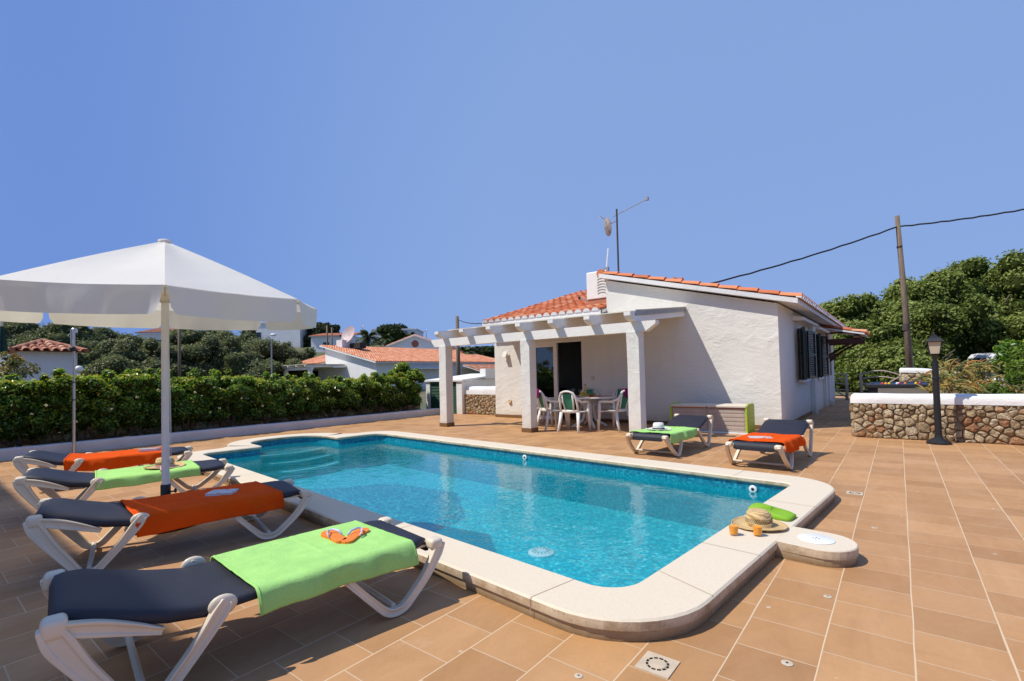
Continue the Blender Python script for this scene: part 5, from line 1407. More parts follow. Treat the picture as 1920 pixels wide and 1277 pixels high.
# ------------------------------------------------------------------ vegetation
def ico(sub):
    bm = bmesh.new(); bmesh.ops.create_icosphere(bm, subdivisions=sub, radius=1)
    v = np.array([p.co[:] for p in bm.verts]); f = np.array([[q.index for q in p.verts] for p in bm.faces]); bm.free(); return v, f
ICO_V, ICO_F = ico(2)
def crown(name, clumps, n, size, mats, parent, seed, aspect=.55, up=.25, core=.80, tint_bias=0.0, shell=.22, flower=0, fsize=.03, zmin=None):
    """leaf-sized faces spread through the outer shell of many clumps, around dark cores"""
    g = np.random.default_rng(seed)
    C = np.array([c[0] for c in clumps], float); Rr = np.array([c[1] for c in clumps], float)
    wgt = (Rr.prod(axis=1))**(2/3); wgt /= wgt.sum()
    def cloud(n, size, lo=0.0):
        idx = g.choice(len(clumps), n, p=wgt)
        d = g.normal(size=(n, 3)); d /= np.linalg.norm(d, axis=1)[:, None]
        d[:, 2] = np.where((d[:, 2] < -.3) & (g.random(n) < .6), -d[:, 2], d[:, 2])
        f = 1 - shell*g.random(n)**1.3 + g.normal(size=n)*.06 + lo
        lump = 1 + .12*np.sin(d[:, 0]*7+idx*2.1)*np.sin(d[:, 1]*8+idx)*np.sin(d[:, 2]*6+1)
        p = C[idx] + d*Rr[idx]*(f*lump)[:, None]
        return idx, d, p, f
    idx, d, p, f = cloud(n, size)
    if zmin is not None:
        k = p[:, 2] > zmin; idx, d, p, f = idx[k], d[k], p[k], f[k]
    n = len(p)
    nr = d*.7 + g.normal(size=(n, 3))*.55 + np.array([0, 0, up]); nr /= np.linalg.norm(nr, axis=1)[:, None]
    t = np.cross(nr, g.normal(size=(n, 3))); t /= np.linalg.norm(t, axis=1)[:, None]
    b_ = np.cross(nr, t)
    s = size*(0.65+.7*g.random(n))[:, None]
    V = np.stack([p - t*s, p + b_*s*aspect + nr*s*.12, p + t*s, p - b_*s*aspect + nr*s*.12], axis=1).reshape(-1, 3)
    F = np.arange(4*n).reshape(-1, 4)
    zlo, zhi = p[:, 2].min(), p[:, 2].max()
    tint = .30 + .30*(f-.85)/.15*.5 + .22*d[:, 2] + .34*(p[:, 2]-zlo)/(zhi-zlo+1e-6) - .12 + g.normal(size=n)*.15 + np.sin(idx*12.9898)*.10 + tint_bias  # lower leaves tinted darker, painting in the shade beneath the crowns
    mi = np.zeros(n, int)
    if flower:
        k = g.random(n) < flower; mi[k] = 2
        V4 = V.reshape(-1, 4, 3)
    vs, fs = [V], [F]
    off_ = len(V)
    cf = []; cv = []
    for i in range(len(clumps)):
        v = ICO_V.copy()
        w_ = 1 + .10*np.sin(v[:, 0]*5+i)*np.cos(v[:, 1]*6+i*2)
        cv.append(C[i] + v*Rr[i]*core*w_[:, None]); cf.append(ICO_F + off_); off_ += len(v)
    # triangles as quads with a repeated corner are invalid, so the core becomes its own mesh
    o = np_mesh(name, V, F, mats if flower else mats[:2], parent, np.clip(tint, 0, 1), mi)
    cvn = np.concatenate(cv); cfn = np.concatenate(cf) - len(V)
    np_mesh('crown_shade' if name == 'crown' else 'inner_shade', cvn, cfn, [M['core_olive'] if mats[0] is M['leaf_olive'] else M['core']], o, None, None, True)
    return o
def wcrown(root, *a, **k):
    o = crown(*a, **k); o.location = -wpos(root) if root is not None else (0, 0, 0); return o
def rand_clumps(c, rx, ry, rz, n, rmin, rmax, rd, flat=.8):
    out = []
    for i in range(n):
        for _ in range(50):
            x, y, z = rd.uniform(-1, 1), rd.uniform(-1, 1), rd.uniform(-1, 1)
            if x*x+y*y+z*z < 1: break
        r = rd.uniform(rmin, rmax)
        out.append(((c[0]+x*rx, c[1]+y*ry, c[2]+z*rz), (r, r, r*flat)))
    return out
def tree(name, label, base, h, w, n, seed, leaf=.14, mat='leaf_tree', group=None, trunk_h=.35, nclump=22, fl=.85, bias=0.0, low=.12):
    rd = random.Random(seed)
    t = thing(name, label, 'tree', base, 0, group)
    bz = base[2]
    b = MB()
    top = bz + h*.62
    lean = Vector((rd.uniform(-.06, .06)*h, rd.uniform(-.06, .06)*h, 0))
    pts = [Vector(base)+Vector((0, 0, -.1)), Vector(base)+lean*.3+Vector((0, 0, h*.2)), Vector(base)+lean*.6+Vector((0, 0, h*.42)), Vector(base)+lean+Vector((0, 0, h*.62))]
    b.tube(pts, [.035*h, .028*h, .02*h, .01*h], 8)
    for k in range(6):
        a = rd.uniform(0, 2*pi); q = pts[1].lerp(pts[2], rd.random()); e = q + Vector((cos(a)*w*.34, sin(a)*w*.34, h*rd.uniform(.15, .32)))
        b.tube([q, q.lerp(e, .5)+Vector((0, 0, -.03*h)), e], [.013*h, .009*h, .005*h], 6)
    tr = wb(b, 'trunk', M['bark'], t, smooth=True)
    cl = []
    for i in range(nclump):
        a = rd.uniform(0, 2*pi); rr = (rd.random()**.55)*.36*w; hh = rd.uniform(low, .86)
        lim = .42*w*math.sqrt(max(.02, 1-((hh-.42)/.50)**2)); rr = min(rr, lim)
        r = rd.uniform(.11, .20)*w*(1.15-hh*.45)
        cl.append(((base[0]+cos(a)*rr, base[1]+sin(a)*rr, bz+hh*h), (r, r, r*fl)))
    cl.append(((base[0], base[1], bz+h*.45), (w*.30, w*.30, h*.30)))
    mx_ = max(c_[0][2]+c_[1][2]*.97 for c_ in cl) - bz; k_ = h/mx_
    cl = [((c_[0][0], c_[0][1], bz+(c_[0][2]-bz)*k_), (c_[1][0], c_[1][1], c_[1][2]*min(k_, 1.15))) for c_ in cl]
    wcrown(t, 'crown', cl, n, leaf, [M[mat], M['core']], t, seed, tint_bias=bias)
    return t

rd = random.Random(77)
# hedge: thirteen clipped shrubs standing side by side in the planting bed
nh = 14
for i in range(nh):
    v = -1.3 + i*0.92
    top = 1.46 + .05*sin(i*1.7) - (.14 if v > 5.5 else 0)
    if i == nh-1: top = 1.46
    x0 = -12.95
    t = thing('hedge_shrub', ('hedge shrub farthest left, in deep shade' if i == 0 else 'hedge shrub behind the steel shower pole' if i == 4 else 'last hedge shrub at the far right end, next to the green shed' if i == nh-1 else
              'glossy hedge shrub, %s in the row behind the kerb' % (['', 'second from the left', 'third from the left', 'just left of the shower pole', '', 'just right of the shower pole', 'sixth', 'seventh', 'eighth', 'ninth', 'tenth', 'third from the right', 'second from the right'][i] if i < 13 else 'last')), 'hedge', (x0, v, .12), 0, 'clipped glossy shrubs forming the hedge')
    b = MB()
    for k in range(4):
        a = rd.uniform(0, 2*pi); e = Vector((x0+cos(a)*.25, v+sin(a)*.3, rd.uniform(.65, .9)))
        b.tube([(x0+rd.uniform(-.05, .05), v+rd.uniform(-.08, .08), .05), (x0+cos(a)*.1, v+sin(a)*.12, .35), e], [.022, .016, .009], 6)
    wb(b, 'stem', M['bark'], t, smooth=True)
    cl = []
    for k in range(34):
        y = v + rd.uniform(-.44, .44); z = rd.uniform(.42, top-.17); x = x0 + rd.uniform(-.30, .32)
        r = rd.uniform(.14, .23); cl.append(((x, y, z), (r, r, r*.95)))
    for k in range(5): cl.append(((x0+rd.uniform(-.2, .25), v-.38+.19*k, top-.17), (.19, .19, .17)))
    for k in range(5):
        q_ = rd.uniform(.05, .10); cl.append(((x0+rd.uniform(-.25, .3), v+rd.uniform(-.45, .45), top+rd.uniform(-.05, .07)), (q_, q_, q_*1.3)))
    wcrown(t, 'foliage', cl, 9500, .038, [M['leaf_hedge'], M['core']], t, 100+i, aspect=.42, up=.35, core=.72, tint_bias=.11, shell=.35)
    # blossom heads
    b = MB(); g2 = random.Random(900+i)
    for k in range(3 if 2 < i < 12 else 2):
        c_ = Vector((x0+.50+g2.uniform(-.10, .04), v+g2.uniform(-.45, .45), g2.uniform(.55, top-.1)))
        for q in range(9):
            d = Vector((g2.gauss(0, 1), g2.gauss(0, 1), g2.gauss(0, 1))).normalized()*.020
            b.sphere(tuple(c_+d), .010, 6, 4)
    wb(b, 'blossom', M['flower'], t)

# flowering bush at the left edge and the planting behind the right wall
def bush(name, label, c, rx, ry, rz, n, leaf, mat, seed, nclump=14, bias=0, group=None, asp=.5, core=.72, r=(.16, .26)):
    rd = random.Random(seed)
    t = thing(name, label, 'shrub', (c[0], c[1], max(0, c[2]-rz)), 0, group)
    b = MB()
    for k in range(5):
        a = rd.uniform(0, 2*pi); b.tube([(c[0], c[1], c[2]-rz-.05), (c[0]+cos(a)*rx*.3, c[1]+sin(a)*ry*.3, c[2]-rz*.4), (c[0]+cos(a)*rx*.6, c[1]+sin(a)*ry*.6, c[2]+rz*.1)], [.03*rz, .022*rz, .01*rz], 6)
    wb(b, 'stem', M['bark'], t, smooth=True)
    m_ = min(rx, rz)
    cl = rand_clumps(c, rx*.72, ry*.72, rz*.72, nclump, r[0]*m_*2.0, r[1]*m_*2.0, rd, .9)
    wcrown(t, 'foliage', cl, n, leaf, [M[mat], M['core']], t, seed, aspect=asp, core=core, tint_bias=bias, shell=.4)
    return t
bush('shrub', 'round leafy shrub rising above the right end of the hedge', (-13.35, 10.9, 1.35), .5, .6, .42, 4200, .045, 'leaf_hedge', 301, asp=.4, bias=.05)
bush('shrub', 'reddish sparse bush behind the hedge by the little tiled building', tuple(at_depth(30, 690, 10.5)), .45, .45, .35, 700, .04, 'leaf_aloe', 302, core=.2)
bush('shrub', 'bright green shrub behind the stone wall at the right edge', (1.95, 13.4, .80), .55, .6, .55, 7000, .04, 'leaf_shrub', 303, 18, asp=.3)
bush('shrub', 'low bright green shrub behind the stone wall beside the aloe', (1.38, 13.1, .62), .42, .5, .36, 5000, .036, 'leaf_shrub', 304, 16, asp=.3, bias=-.05)
bush('shrub', 'large yellow-green shrub above the others at the right edge', (2.35, 15.2, 1.25), .62, .7, .95, 9000, .05, 'leaf_shrub', 305, 20, asp=.4, bias=-.12)
bush('shrub', 'rounded olive green shrub in front of the white van', (2.85, 18.6, 1.15), .95, .95, 1.05, 9000, .06, 'leaf_hedge', 306, 20, asp=.5, bias=-.05)

def aloe(x, y, z, s, seed, lab):
    rd = random.Random(seed); t = thing('aloe_plant', lab, 'aloe', (x, y, z), 0, 'aloe plants behind the terrace wall')
    b = MB(); b.tube([(0, 0, -.2), (0, 0, .12*s)], .03*s, 6); b.build('stem', M['bark'], t)
    b = MB()
    for k in range(90):
        a = rd.uniform(0, 2*pi); el = rd.uniform(.05, 1.2); L = s*rd.uniform(.16, .28); base = Vector((rd.uniform(-.34, .34)*s, rd.uniform(-.34, .34)*s, rd.uniform(-.15, .26)*s))
        pts = []
        for q in range(6):
            w_ = q/5; hor = L*w_*cos(el)*(1+.1*w_); zz = L*(w_*sin(el) - .55*w_*w_*cos(el))
            pts.append(base + Vector((cos(a)*hor, sin(a)*hor, zz+.05)))
        b.tube(pts, [.020*s, .019*s, .016*s, .012*s, .007*s, .0015*s], 5, tint=min(1, max(0, rd.gauss(.5, .28))), flat=.5)
    b.build('leaves', M['leaf_aloe'], t)
for k, (x, y, z, s, lab) in enumerate([(.76, 12.6, .78, 1.0, 'orange-tinged aloe nearest the lamp post behind the stone wall'), (.98, 13.6, .98, 1.1, 'tall aloe clump rising highest behind the lamp post'), (.93, 12.3, .70, .9, 'low aloe behind the white wall cap right of the lamp post'),
    (1.22, 14.9, 0.98, 1.1, 'aloe clump in front of the white van'), (1.46, 15.3, .94, 1.1, 'farthest aloe clump below the van window'), (.70, 13.3, .84, .9, 'aloe clump just right of the pool table'), (1.80, 12.0, .66, .8, 'aloe with brown leaves low at the right behind the wall')]):
    aloe(x, y, z, s, 400+k, lab)
b = MB(); b.grid(lambda i, j: (.68+8*i, 11.6+10*j, .05 + .55*min(1, i*12)*min(1, j*6) + .08*noise.noise(Vector((i*9, j*9, 0)))), 40, 40); o = b.build('raised_bed', M['soil']); tag(o, kind='structure')
for p in o.data.polygons:
    if p.normal.z < 0: p.flip()

# wooded slope behind the right-hand wall: big broad crowns, front row and back rows
def tr_at(px, py, D, h, w, seed, lab, mat='leaf_tree', n=9000, leaf=.15, bias=0.0, group='dense evergreen trees on the slope to the right', name='evergreen_tree', low=.05, nclump=40):
    """px: picture column of the trunk, py: picture row of the top at depth D"""
    p = at_depth(px, py, D)
    top = p.z; base_z = top - h
    g = height(p.x, p.y)
    tree(name, lab, (p.x, p.y, min(base_z, max(g-.3, base_z))), h, w, n, seed, leaf, mat, group, bias=bias, low=low, nclump=nclump)
R_T = [(1590, 556, 31, 6.6, 6.5, 'dark round-topped tree just right of the villa roof'), (1668, 530, 31, 7.5, 7.0, 'broad tree directly left of the leaning utility pole'), (1752, 512, 32, 8.2, 7.5, 'broad tree directly right of the utility pole'),
       (1835, 482, 34, 9.4, 8.0, 'tallest broad tree on the right slope'), (1925, 492, 34, 9.4, 8.0, 'tall tree cut by the right edge of the picture'), (2030, 500, 36, 9.5, 9.0, 'tree on the slope beyond the right edge'),
       (1625, 600, 27, 5.6, 5.5, 'lower leafy tree behind the wooden gate'), (1712, 575, 27, 6.0, 5.6, 'lower tree behind the utility pole base'), (1795, 560, 33, 7.6, 7.0, 'lower tree above the aloe plants'), (1880, 560, 33, 7.6, 7.0, 'bushy tree behind the parked van'), (1985, 560, 28, 6.0, 6.0, 'bushy tree at the far right behind the shrubs'),
       (1560, 640, 29, 4.4, 4.6, 'small tree touching the end of the villa wall'), (1700, 560, 38, 7.5, 8, 'tree behind the leaning pole filling the gap in the canopy'), (1805, 515, 39, 9.5, 8.5, 'tree at the back of the right slope left of the tallest'), (1885, 505, 41, 9.5, 9, 'tree at the back of the right slope near the picture edge'), (1672, 650, 25.5, 3.8, 4.4, 'low leafy tree between gate and stone wall end')]
for k, (px, py, D, h, w_, lab) in enumerate(R_T):
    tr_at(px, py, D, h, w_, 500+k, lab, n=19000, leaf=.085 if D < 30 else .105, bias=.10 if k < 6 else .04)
# olive wood on the left
L_T = [(5, 592, 55, 9, 9), (75, 600, 57, 9, 9), (150, 598, 52, 8, 9), (225, 612, 58, 8, 9), (300, 640, 50, 6, 8), (375, 610, 62, 9, 10), (440, 612, 60, 9, 9), (505, 634, 56, 6.5, 8), (560, 652, 60, 6, 7),
       (40, 640, 44, 6, 7), (190, 650, 42, 5.4, 7), (255, 636, 44, 6, 7), (340, 642, 46, 6, 7), (415, 630, 48, 7, 7.5), (480, 655, 46, 5.4, 6.5), (235, 668, 38, 4.2, 6), (530, 672, 48, 4.6, 6), (120, 625, 48, 7, 8)]
nm = ['olive tree at the far left under the parasol edge', 'grey-green tree above the little tiled building', 'olive tree above and right of the little tiled building', 'olive tree left of the brown-roofed house', 'low olive tree below the brown-roofed house', 'tall olive tree right of the parasol pole', 'tall olive tree below the parasol hem left of the white house', 'olive tree in front of the white house', 'small olive tree left of the neighbouring roof',
      'nearer olive tree at the left edge', 'nearer tree right of the shower head', 'nearer dark olive tree left of the parasol pole', 'nearer olive tree right of the parasol pole', 'nearer round olive tree in the middle of the wood', 'nearer small olive tree by the street lamp', 'bare-branched grey bush right of the shower pole', 'low olive tree behind the neighbouring pergola', 'olive tree straight above the shower head']
for k, (px, py, D, h, w_) in enumerate(L_T):
    tr_at(px, py, D, h, w_, 600+k, nm[k], 'leaf_olive', 11000, .135 if D > 50 else .11, -.03 if k % 3 else .03, 'olive trees of the wood behind the hedge', 'olive_tree')
for k, (px, py, D, h, w_, lab) in enumerate([(605, 603, 95, 5.5, 7.5, 'dark pine on the skyline right of the parasol'), (735, 606, 100, 6.5, 9.5, 'dark round pine on the skyline above the neighbouring roof'), (868, 650, 90, 5, 9, 'dark trees showing under the pergola beam'), (915, 648, 95, 5, 8, 'dark tree between pergola post and villa corner')]):
    tr_at(px, py, D, h, w_, 700+k, lab, 'leaf_pine', 5000, .26, 0, 'dark pines on the skyline', 'pine_tree', .15)

def palm(px, py, D, h, lab, seed, L=1.9):
    p = at_depth(px, py, D); rd = random.Random(seed); t = thing('palm_tree', lab, 'palm', (p.x, p.y, p.z-h), 0)
    b = MB(); b.tube([(0, 0, -.5), (0, 0, h-.6*L*.5)], [.22, .17], 8); b.build('trunk', M['bark'], t)
    b = MB(); c_ = Vector((0, 0, h-.6*L*.5))
    for k in range(34):
        a = rd.uniform(0, 2*pi); el = rd.uniform(-.2, 1.25); pts = []
        for q in range(9):
            w_ = q/8; hor = L*w_*cos(el); z = L*(w_*sin(el) - .75*w_*w_*cos(el)**.5 if cos(el) > 0 else 0)
            pts.append(c_ + Vector((cos(a)*hor, sin(a)*hor, z)))
        sd_ = Vector((-sin(a), cos(a), 0)); tv = rd.random()
        for q in range(8):
            for s in (-1, 1):
                for m_ in (0.0, .5):
                    p0 = pts[q].lerp(pts[q+1], m_); ln = L*.22*sin(pi*min(1, (q+m_+.8)/9)); d = (pts[q+1]-pts[q]).normalized()
                    e = p0 + sd_*s*ln + d*ln*.5 + Vector((0, 0, -ln*.35)); w2 = d*.035*L
                    b.add([tuple(p0-w2), tuple(p0+w2), tuple(e)], [(0, 1, 2)], tv)
    b.build('fronds', M['leaf_palm'], t)
palm(690, 624, 62, 4.0, 'palm tree right of the big pink satellite dish', 1, 2.4)
palm(770, 627, 92, 4.0, 'small palm on the skyline right of the round pine', 2, 2.4)
palm(722, 630, 85, 3.0, 'small palm in front of the round pine', 3, 2.2)
palm(873, 655, 60, 4.0, 'small palm seen under the pergola beam', 4, 1.9)

# ------------------------------------------------------------------ neighbouring houses
def house_box(t, x0, x1, y0, y1, z0, z1, mat='white_smooth'):
    b = MB(); b.box(x0, x1, y0, y1, z0, z1); return wb(b, 'wall', M[mat], t)
nb = thing('neighbour_house', 'white bungalow with long orange tiled roof beyond the hedge', 'house', (-36, 26.3, 0))
b = MB(); b.prism([(-44.2, -.1), (-36, -.1), (-36, 2.62), (-44.2, 4.35)], 'y', 26.4, 44.5)
wb(b, 'wall', M['white_smooth'], nb)
sl = Vector((-1, 0, .211)).normalized()
b = MB(); b.prism([(-35.55, 2.55), (-35.55, 2.66), (-44.5, 2.66+8.95*.211), (-44.5, 2.55+8.95*.211)], 'y', 25.95, 44.8); mr = wb(b, 'main_roof', M['white_smooth'], nb)
b = MB(); tiled(b, (-35.5, 25.98, 2.67), (0, 1, 0), sl, 18.75, 9.1, .25, .42, random.Random(9), seg=4, rad=.1); wb(b, 'roof_tiles', M['roof_pale'], mr, auto=60)
b = MB(); b.prism([(26.4, -.1), (26.4, 2.7), (29, 3.3), (29, -.1)], 'x', -50, -44.2); wb(b, 'wall', M['white_smooth'], nb)
b = MB(); b.prism([(26.0, 2.68), (26.0, 2.78), (30.5, 4.0), (30.5, 3.9)], 'x', -50.2, -44.25); lr = wb(b, 'low_roof', M['white_smooth'], nb)
b = MB(); tiled(b, (-50.2, 25.95, 2.80), (1, 0, 0), Vector((0, 1, .272)), 6.0, 4.6, .25, .42, random.Random(10), seg=4, rad=.1); wb(b, 'roof_tiles', M['roof_pale'], lr, auto=60)
b = MB(); b.box(-35.98, -35.2, 30, 34, 2.0, 2.10); b.box(-35.98, -35.2, 37, 41, 2.0, 2.10); wb(b, 'window_ledge', M['white_smooth'], nb)
b = MB(); b.box(-44.0, -43.0, 27.5, 29.0, 4.2, 5.1); b.box(-42.9, -41.2, 28.3, 29.0, 4.2, 4.75, mi=1); wb(b, 'chimney', [M['white_smooth'], M['dark']], nb)
b = MB(); b.prism([(25.0, 2.30), (25.0, 2.42), (26.4, 2.5), (26.4, 2.3)], 'x', -50, -40.6); b.box(-50, -40.6, 22.9, 23.1, 2.12, 2.32)
for k in range(7): b.prism([(22.4, 2.42), (22.7, 2.32), (26.4, 2.42), (26.4, 2.56), (22.4, 2.52)], 'x', -49.9+k*1.5, -49.75+k*1.5)
for k in (-49.6, -45.3, -41.0): b.box(k-.15, k+.15, 22.85, 23.15, -.1, 2.12)
wb(b, 'pergola', M['white_beam'], nb)
b = MB(); b.box(-50, -40.6, 22.5, 26.3, 2.57, 2.61); wb(b, 'pergola_roof', M['cream'], nb)
b = MB(); b.box(-47.5, -45.5, 26.38, 26.395, 0, 2.1); wb(b, 'patio_door', M['car_glass'], nb)
t = thing('neighbour_porch_roof', 'small tiled porch roof just left of the villa corner', 'porch roof', (-34, 40, 0))
b = MB(); b.prism([(-32.6, 1.55), (-32.6, 1.62), (-35.3, 2.35), (-35.3, 2.28)], 'y', 36.5, 41.5); pr_ = wb(b, 'roof_slab', M['white_smooth'], t)
b = MB(); tiled(b, (-32.55, 36.5, 1.64), (0, 1, 0), Vector((-1, 0, .27)), 5, 2.8, .25, .4, random.Random(4), seg=4, rad=.1); wb(b, 'roof_tiles', M['roof_old'], pr_)
b = MB(); b.box(-33.0, -32.8, 36.8, 37.0, -.1, 1.6); b.box(-33.0, -32.8, 41, 41.2, -.1, 1.6); wb(b, 'porch_post', M['white_smooth'], t)
# big satellite dish on the neighbour's roof
p = at_depth(656, 629, 49)
t = thing('satellite_dish', 'large pale pink satellite dish on the neighbouring roof', 'satellite dish', (p.x, p.y, p.z-1.3))
b = MB(); b.lathe([(.001, 0), (.5, .06), (.9, .19), (1.18, .34), (1.19, .36), (.9, .22), (.5, .09), (.001, .03)], 32)
fd = Vector((-p.x, -p.y, 0)).normalized(); an = math.atan2(fd.y, fd.x) - R(50)
b.xf(Matrix.Translation((0, 0, 1.3)) @ Matrix.Scale(.76, 4) @ Matrix.Rotation(an, 4, 'Z') @ Matrix.Rotation(R(68), 4, 'Y')); b.build('reflector', M['dish'], t, auto=50)
b = MB(); q = Vector((cos(an), sin(an), 0)); b.tube([(0, 0, -.5), (0, 0, 1.3)], .06, 8); b.tube([tuple(q*.3+Vector((0, 0, .35))), tuple(q*1.15+Vector((0, 0, 1.15)))], .02, 6); b.box(-.08, .08, -.08, .08, -.08, .08, M=Matrix.Translation(q*1.15+Vector((0, 0, 1.2)))); b.build('mount', M['black'], t)

def simple_house(px, py, D, wd, dp, hh, lab, rz=0.0, roof='flat', mat='white_smooth', rise=1.2, windows=(), rmat='roof_pale', name='distant_house', drop=6.0):
    """front top-left corner seen at picture point (px, py); built square to the site axes plus rz"""
    p = at_depth(px, py, D)
    t = thing(name, lab, 'house', (p.x, p.y, p.z-hh), TH+rz)
    b = MB()
    if roof == 'gable': b.prism([(0, -drop), (wd, -drop), (wd, hh), (wd/2, hh+rise), (0, hh)], 'y', 0, dp)
    else: b.box(0, wd, 0, dp, -drop, hh)
    b.build('wall', M[mat], t)
    if roof == 'flat': b = MB(); b.box(-.15, wd+.15, -.15, dp+.15, hh, hh+.25); b.build('parapet', M[mat], t)
    if roof == 'gable':
        b = MB(); sl_ = math.hypot(wd/2, rise)
        b.prism([(-.3, hh-.12), (wd/2, hh+rise), (wd+.3, hh-.12), (wd+.3, hh), (wd/2, hh+rise+.14), (-.3, hh)], 'y', -.35, dp+.3); r_ = b.build('roof', M['white_smooth'], t)
        b = MB(); tiled(b, (-.35, -.35, hh), (0, 1, 0), Vector((wd/2, 0, rise)), dp+.6, sl_+.35, .28, .45, random.Random(3), seg=4)
        tiled(b, (wd+.35, -.35, hh), (0, 1, 0), Vector((-wd/2, 0, rise)), dp+.6, sl_+.35, .28, .45, random.Random(5), seg=4); b.build('roof_tiles', M[rmat], r_, auto=60)
    if roof == 'mono':
        b = MB(); b.prism([(-.3, hh), (-.3, hh+.12), (dp, hh+rise+.12), (dp, hh+rise)], 'x', -.3, wd+.3); r_ = b.build('roof', M['white_smooth'], t)
        b = MB(); tiled(b, (-.3, -.35, hh+.13), (1, 0, 0), Vector((0, dp, rise)), wd+.6, math.hypot(dp, rise), .28, .45, random.Random(3), seg=4); b.build('roof_tiles', M[rmat], r_, auto=60)
    for (a, c, z0, z1) in windows:
        b = MB(); b.box(a, c, -.03, -.005, z0, z1); wdw = b.build('window', M['alu'], t)
        b = MB(); b.box(a+.06, c-.06, -.036, -.031, z0+.06, z1-.06); b.build('pane', M['car_glass'], wdw)
    return t
Z_ = TH  # houses facing the camera
simple_house(468, 607, 92, 9.5, 7, 4.6, 'white flat-roofed house on the hill behind the parasol edge', 0, windows=((1.0, 2.2, 1.5, 3.0),), drop=5)
simple_house(258, 626, 80, 7.5, 6, 2.6, 'white house with brown tiled roof between the olive trees', 0, 'mono', rise=1.4, windows=((3.2, 5.4, .4, 1.6), (.8, 1.6, .4, 1.6)), rmat='roof_old', drop=6)
simple_house(583, 632, 84, 7.5, 7, 2.8, 'small white house with orange roof below the pine', 0, 'mono', rise=1.0, windows=((2.0, 3.2, .6, 1.9),), drop=6)
simple_house(696, 620, 98, 9, 8, 4.0, 'pale flat-roofed house block on the skyline behind the satellite dish', 0, windows=((1.5, 2.7, 1.2, 2.6), (5, 6.2, 1.2, 2.6)), drop=9)
simple_house(715, 655, 62, 8.6, 12, 2.4, 'lilac-white gabled house with orange roof and round vent behind the neighbouring roof', 0, 'gable', rise=1.6, drop=4)
pg_ = bpy.data.objects['distant_house.004'] if 'distant_house.004' in bpy.data.objects else None
if pg_:
    b = MB(); b.lathe([(.45, 0), (.45, .04), (.36, .05), (.001, .05)], 20); b.xf(Matrix.Translation((4.3, -.005, 3.0)) @ Matrix.Rotation(pi/2, 4, 'X')); b.build('round_vent', M['red_trim'], pg_)
# little tiled building at the left
t = thing('tiled_outbuilding', 'small white outbuilding with weathered pink barrel-tile roof behind the hedge', 'outbuilding', (-25.2, 3.5, 0))
b = MB(); b.box(-27.0, -24.0, 2.75, 4.28, -.1, 2.55); wb(b, 'wall', M['kerb'], t)
b = MB(); b.add([(-23.75, 2.55, 2.5), (-23.75, 4.48, 2.5), (-27.25, 4.48, 2.5), (-27.25, 2.55, 2.5), (-25.5, 3.52, 2.96)], [(3, 2, 1, 0), (0, 1, 4), (1, 2, 4), (2, 3, 4), (3, 0, 4)])
rf = wb(b, 'roof', M['roof_old'], t)
b = MB(); tiled(b, (-23.68, 2.5, 2.52), (0, 1, 0), Vector((-1.82, 0, .46)), 2.04, 1.9, .255, .42, random.Random(8), seg=6, maxlen=lambda x: 1.85*(1-abs(x/1.02-1)))
tiled(b, (-27.3, 2.48, 2.52), (1, 0, 0), Vector((0, 1.02, .46)), 3.6, 1.1, .257, .42, random.Random(9), seg=6, maxlen=lambda x: 1.1*(1-abs(x/1.8-1)))
b.tube([(-23.7, 2.52, 2.55), (-25.5, 3.52, 3.0)], .08, 8, tint=.5); b.tube([(-23.7, 4.5, 2.55), (-25.5, 3.52, 3.0)], .08, 8, tint=.3); b.tube([(-27.3, 2.52, 2.55), (-25.5, 3.52, 3.0)], .08, 8, tint=.6); wb(b, 'roof_tiles', M['roof_old'], rf, auto=60)
# white globe lamp and white wall with closed green parasol at the left edge
p = at_depth(148, 692, 12.5); t = thing('globe_lamp', 'white globe lamp just showing above the hedge', 'garden lamp', (p.x, p.y, 0))
b = MB(); b.tube([(0, 0, 0), (0, 0, p.z-.1)], .03, 8); b.build('post', M['lid_white'], t); b = MB(); b.sphere((0, 0, p.z), .085, 16, 10); b.build('globe', M['bulb'], t, smooth=True)
p = at_depth(2, 665, 11.5); q = at_depth(15, 690, 11.5)
t = thing('white_wall_end', 'sloping white wall end at the left edge of the terrace', 'wall', (q.x, q.y, 0))
d = (RH*-1)
b = MB(); b.add([tuple(Vector((0, 0, 0))), tuple(d*2.5), tuple(d*2.5+Vector((0, 0, 2.3))), tuple(d*.15+Vector((0, 0, p.z))), (0, 0, q.z)] + [tuple(Vector(v)+FH*.3) for v in [(0, 0, 0), tuple(d*2.5), tuple(d*2.5+Vector((0, 0, 2.3))), tuple(d*.15+Vector((0, 0, p.z))), (0, 0, q.z)]],
   [(0, 1, 2, 3, 4), (9, 8, 7, 6, 5), (0, 5, 6, 1), (1, 6, 7, 2), (2, 7, 8, 3), (3, 8, 9, 4), (4, 9, 5, 0)]); o = b.build('plastered_wall', M['white_smooth'], t); recalc(o)
p = at_depth(3, 612, 12.5); t = thing('closed_parasol', 'closed dark green parasol behind the white wall end', 'umbrella', (p.x, p.y, 0))
b = MB(); b.tube([(0, 0, 0), (0, 0, p.z+.2)], .025, 8); b.build('pole', M['plastic'], t)
b = MB()
def cf_(i, j):
    a = 2*pi*i; z = (p.z) - (p.z-1.2)*j; r_ = (.03+.12*j**.7)*(1+.35*abs(sin(a*4)))
    return (cos(a)*r_, sin(a)*r_, z)
b.grid(cf_, 64, 10); b.build('folded_canopy', M['green_cloth'], t, smooth=True)

